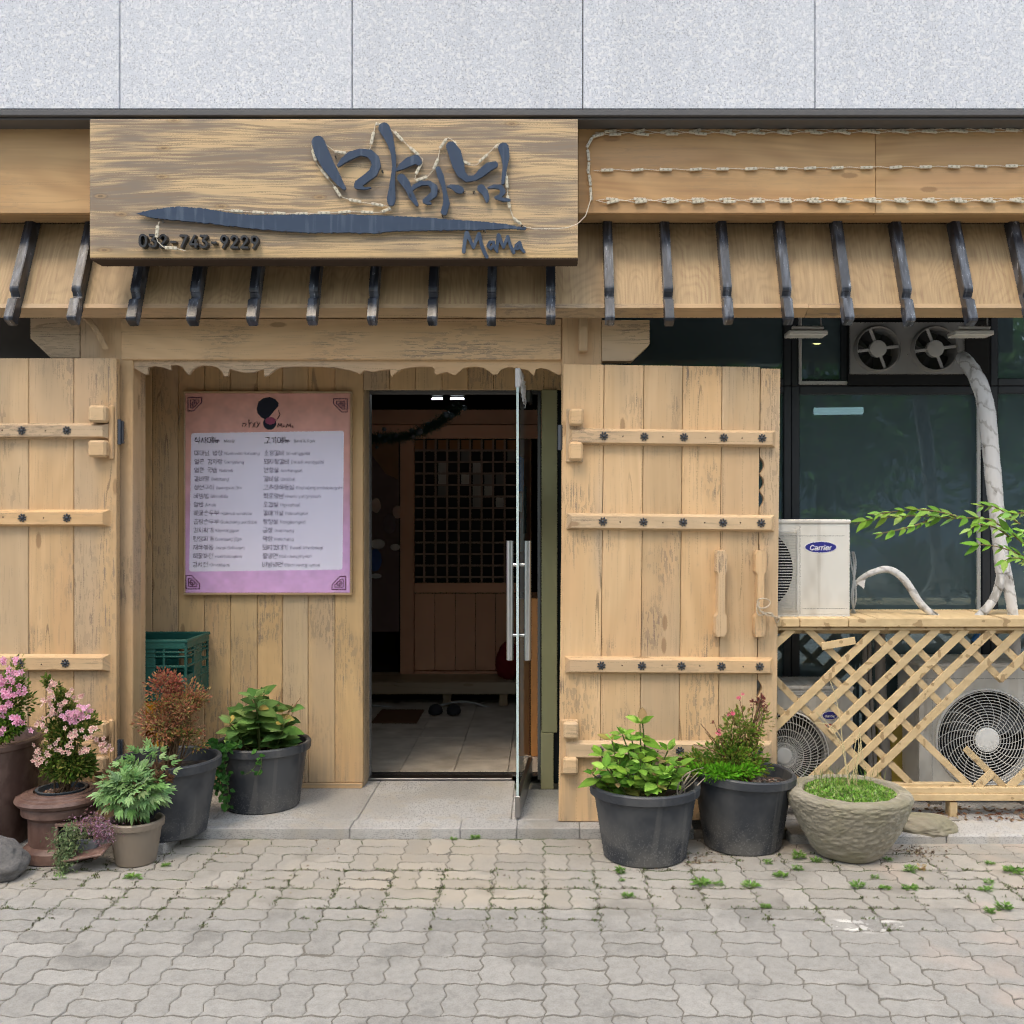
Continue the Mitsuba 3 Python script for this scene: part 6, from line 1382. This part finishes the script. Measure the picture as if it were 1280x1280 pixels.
compound([(1200, 647, 0), (1175, 640, -.05), (1145, 637, -.06), (1115, 640, -.05), (1088, 643, -.04)], bd_, 8, .075, side=.7)
compound([(1160, 650, 0), (1140, 658, -.08), (1115, 664, -.1), (1095, 668, -.1)], bd_, 6, .07, side=.8)
compound([(1275, 655, .05), (1255, 640, .02), (1240, 633, 0), (1222, 634, 0)], bd_ + .1, 6, .07)
compound([(1262, 672, 0), (1245, 660, -.05), (1225, 656, -.06), (1208, 668, -.06)], bd_, 6, .08)
compound([(1290, 700, 0), (1262, 688, -.04), (1240, 682, -.05), (1215, 682, -.05)], bd_ - .1, 6, .08)
compound([(1300, 640, .0), (1285, 640, 0), (1268, 642, 0), (1255, 638, 0)], bd_ - .05, 4, .075)
compound([(1300, 705, 0), (1280, 700, 0), (1262, 698, -.02), (1250, 706, -.02)], bd_ - .2, 5, .075)
compound([(1310, 675, 0), (1290, 668, 0), (1272, 664, -.02)], bd_ - .15, 4, .08)
# ------------------------------------------------------------------ across the street, seen only as reflections in the glass
def street_tree(x, y, h, r, text):
    k = thing('street_tree', text, 'tree', 'street trees across the road')
    add('trunk', tube(curve([[x, y, -.05], [x + .08, y, h * .3], [x - .05, y + .1, h * .62]], 10), np.linspace(.16, .07, 10), 8), 'matte', k, color=(.10, .08, .06), smooth=True)
    p, d = lumpy((x, y, h * .52), (r, r, h * .40), 5200, 26, .6)
    (V, f), cc = leaf_cloud(p, d, rng.uniform(.14, .3, 5200), rng.uniform(.09, .16, 5200), palette(5200, (.11, .24, .05), (.17, .32, .08), (.06, .14, .03)))
    fk = add('crown', (V, f), 'leaf', k, color=cc); label(fk, kind='stuff')
for i, (x, y, h, r) in enumerate([(-5.5, -7.5, 6.5, 2.2), (-1.8, -8.3, 7.2, 2.4), (2.2, -7.2, 6.4, 2.1), (5.2, -8.6, 7.5, 2.6), (9.0, -8, 6.8, 2.4)]):
    street_tree(x, y, h, r, ['first', 'second', 'third', 'fourth', 'fifth'][i] + ' street tree from the left on the far side of the street')
for i, (x, y) in enumerate([(-3.6, -6.2), (0.4, -6.0), (3.4, -6.3), (6.6, -6.1)]):
    hk = thing('street_shrub', ['first', 'second', 'third', 'fourth'][i] + ' low shrub from the left across the street under the trees', 'shrub', 'shrubs across the road')
    p, d = lumpy((x, y, .55), (1.15, .6, .6), 2200, 14, .6); (V, f), cc = leaf_cloud(p, d, rng.uniform(.07, .14, 2200), rng.uniform(.04, .08, 2200), palette(2200, (.08, .17, .03), (.05, .11, .02), (.16, .10, .06)))
    fk = add('foliage', (V, f), 'leaf', hk, color=cc); label(fk, kind='stuff')
fb = thing('far_building', 'plain pale building across the street behind the trees', 'building')
add('wall', box(-16, 18, -18, -16, 0, 5.5), 'matte', fb, color=(.17, .20, .22))
for i in range(9): add('window', box(-14 + i * 3.4, -12 + i * 3.4, -16.0, -15.96, 2.6, 4.4), 'gloss', fb, color=(.05, .06, .07))
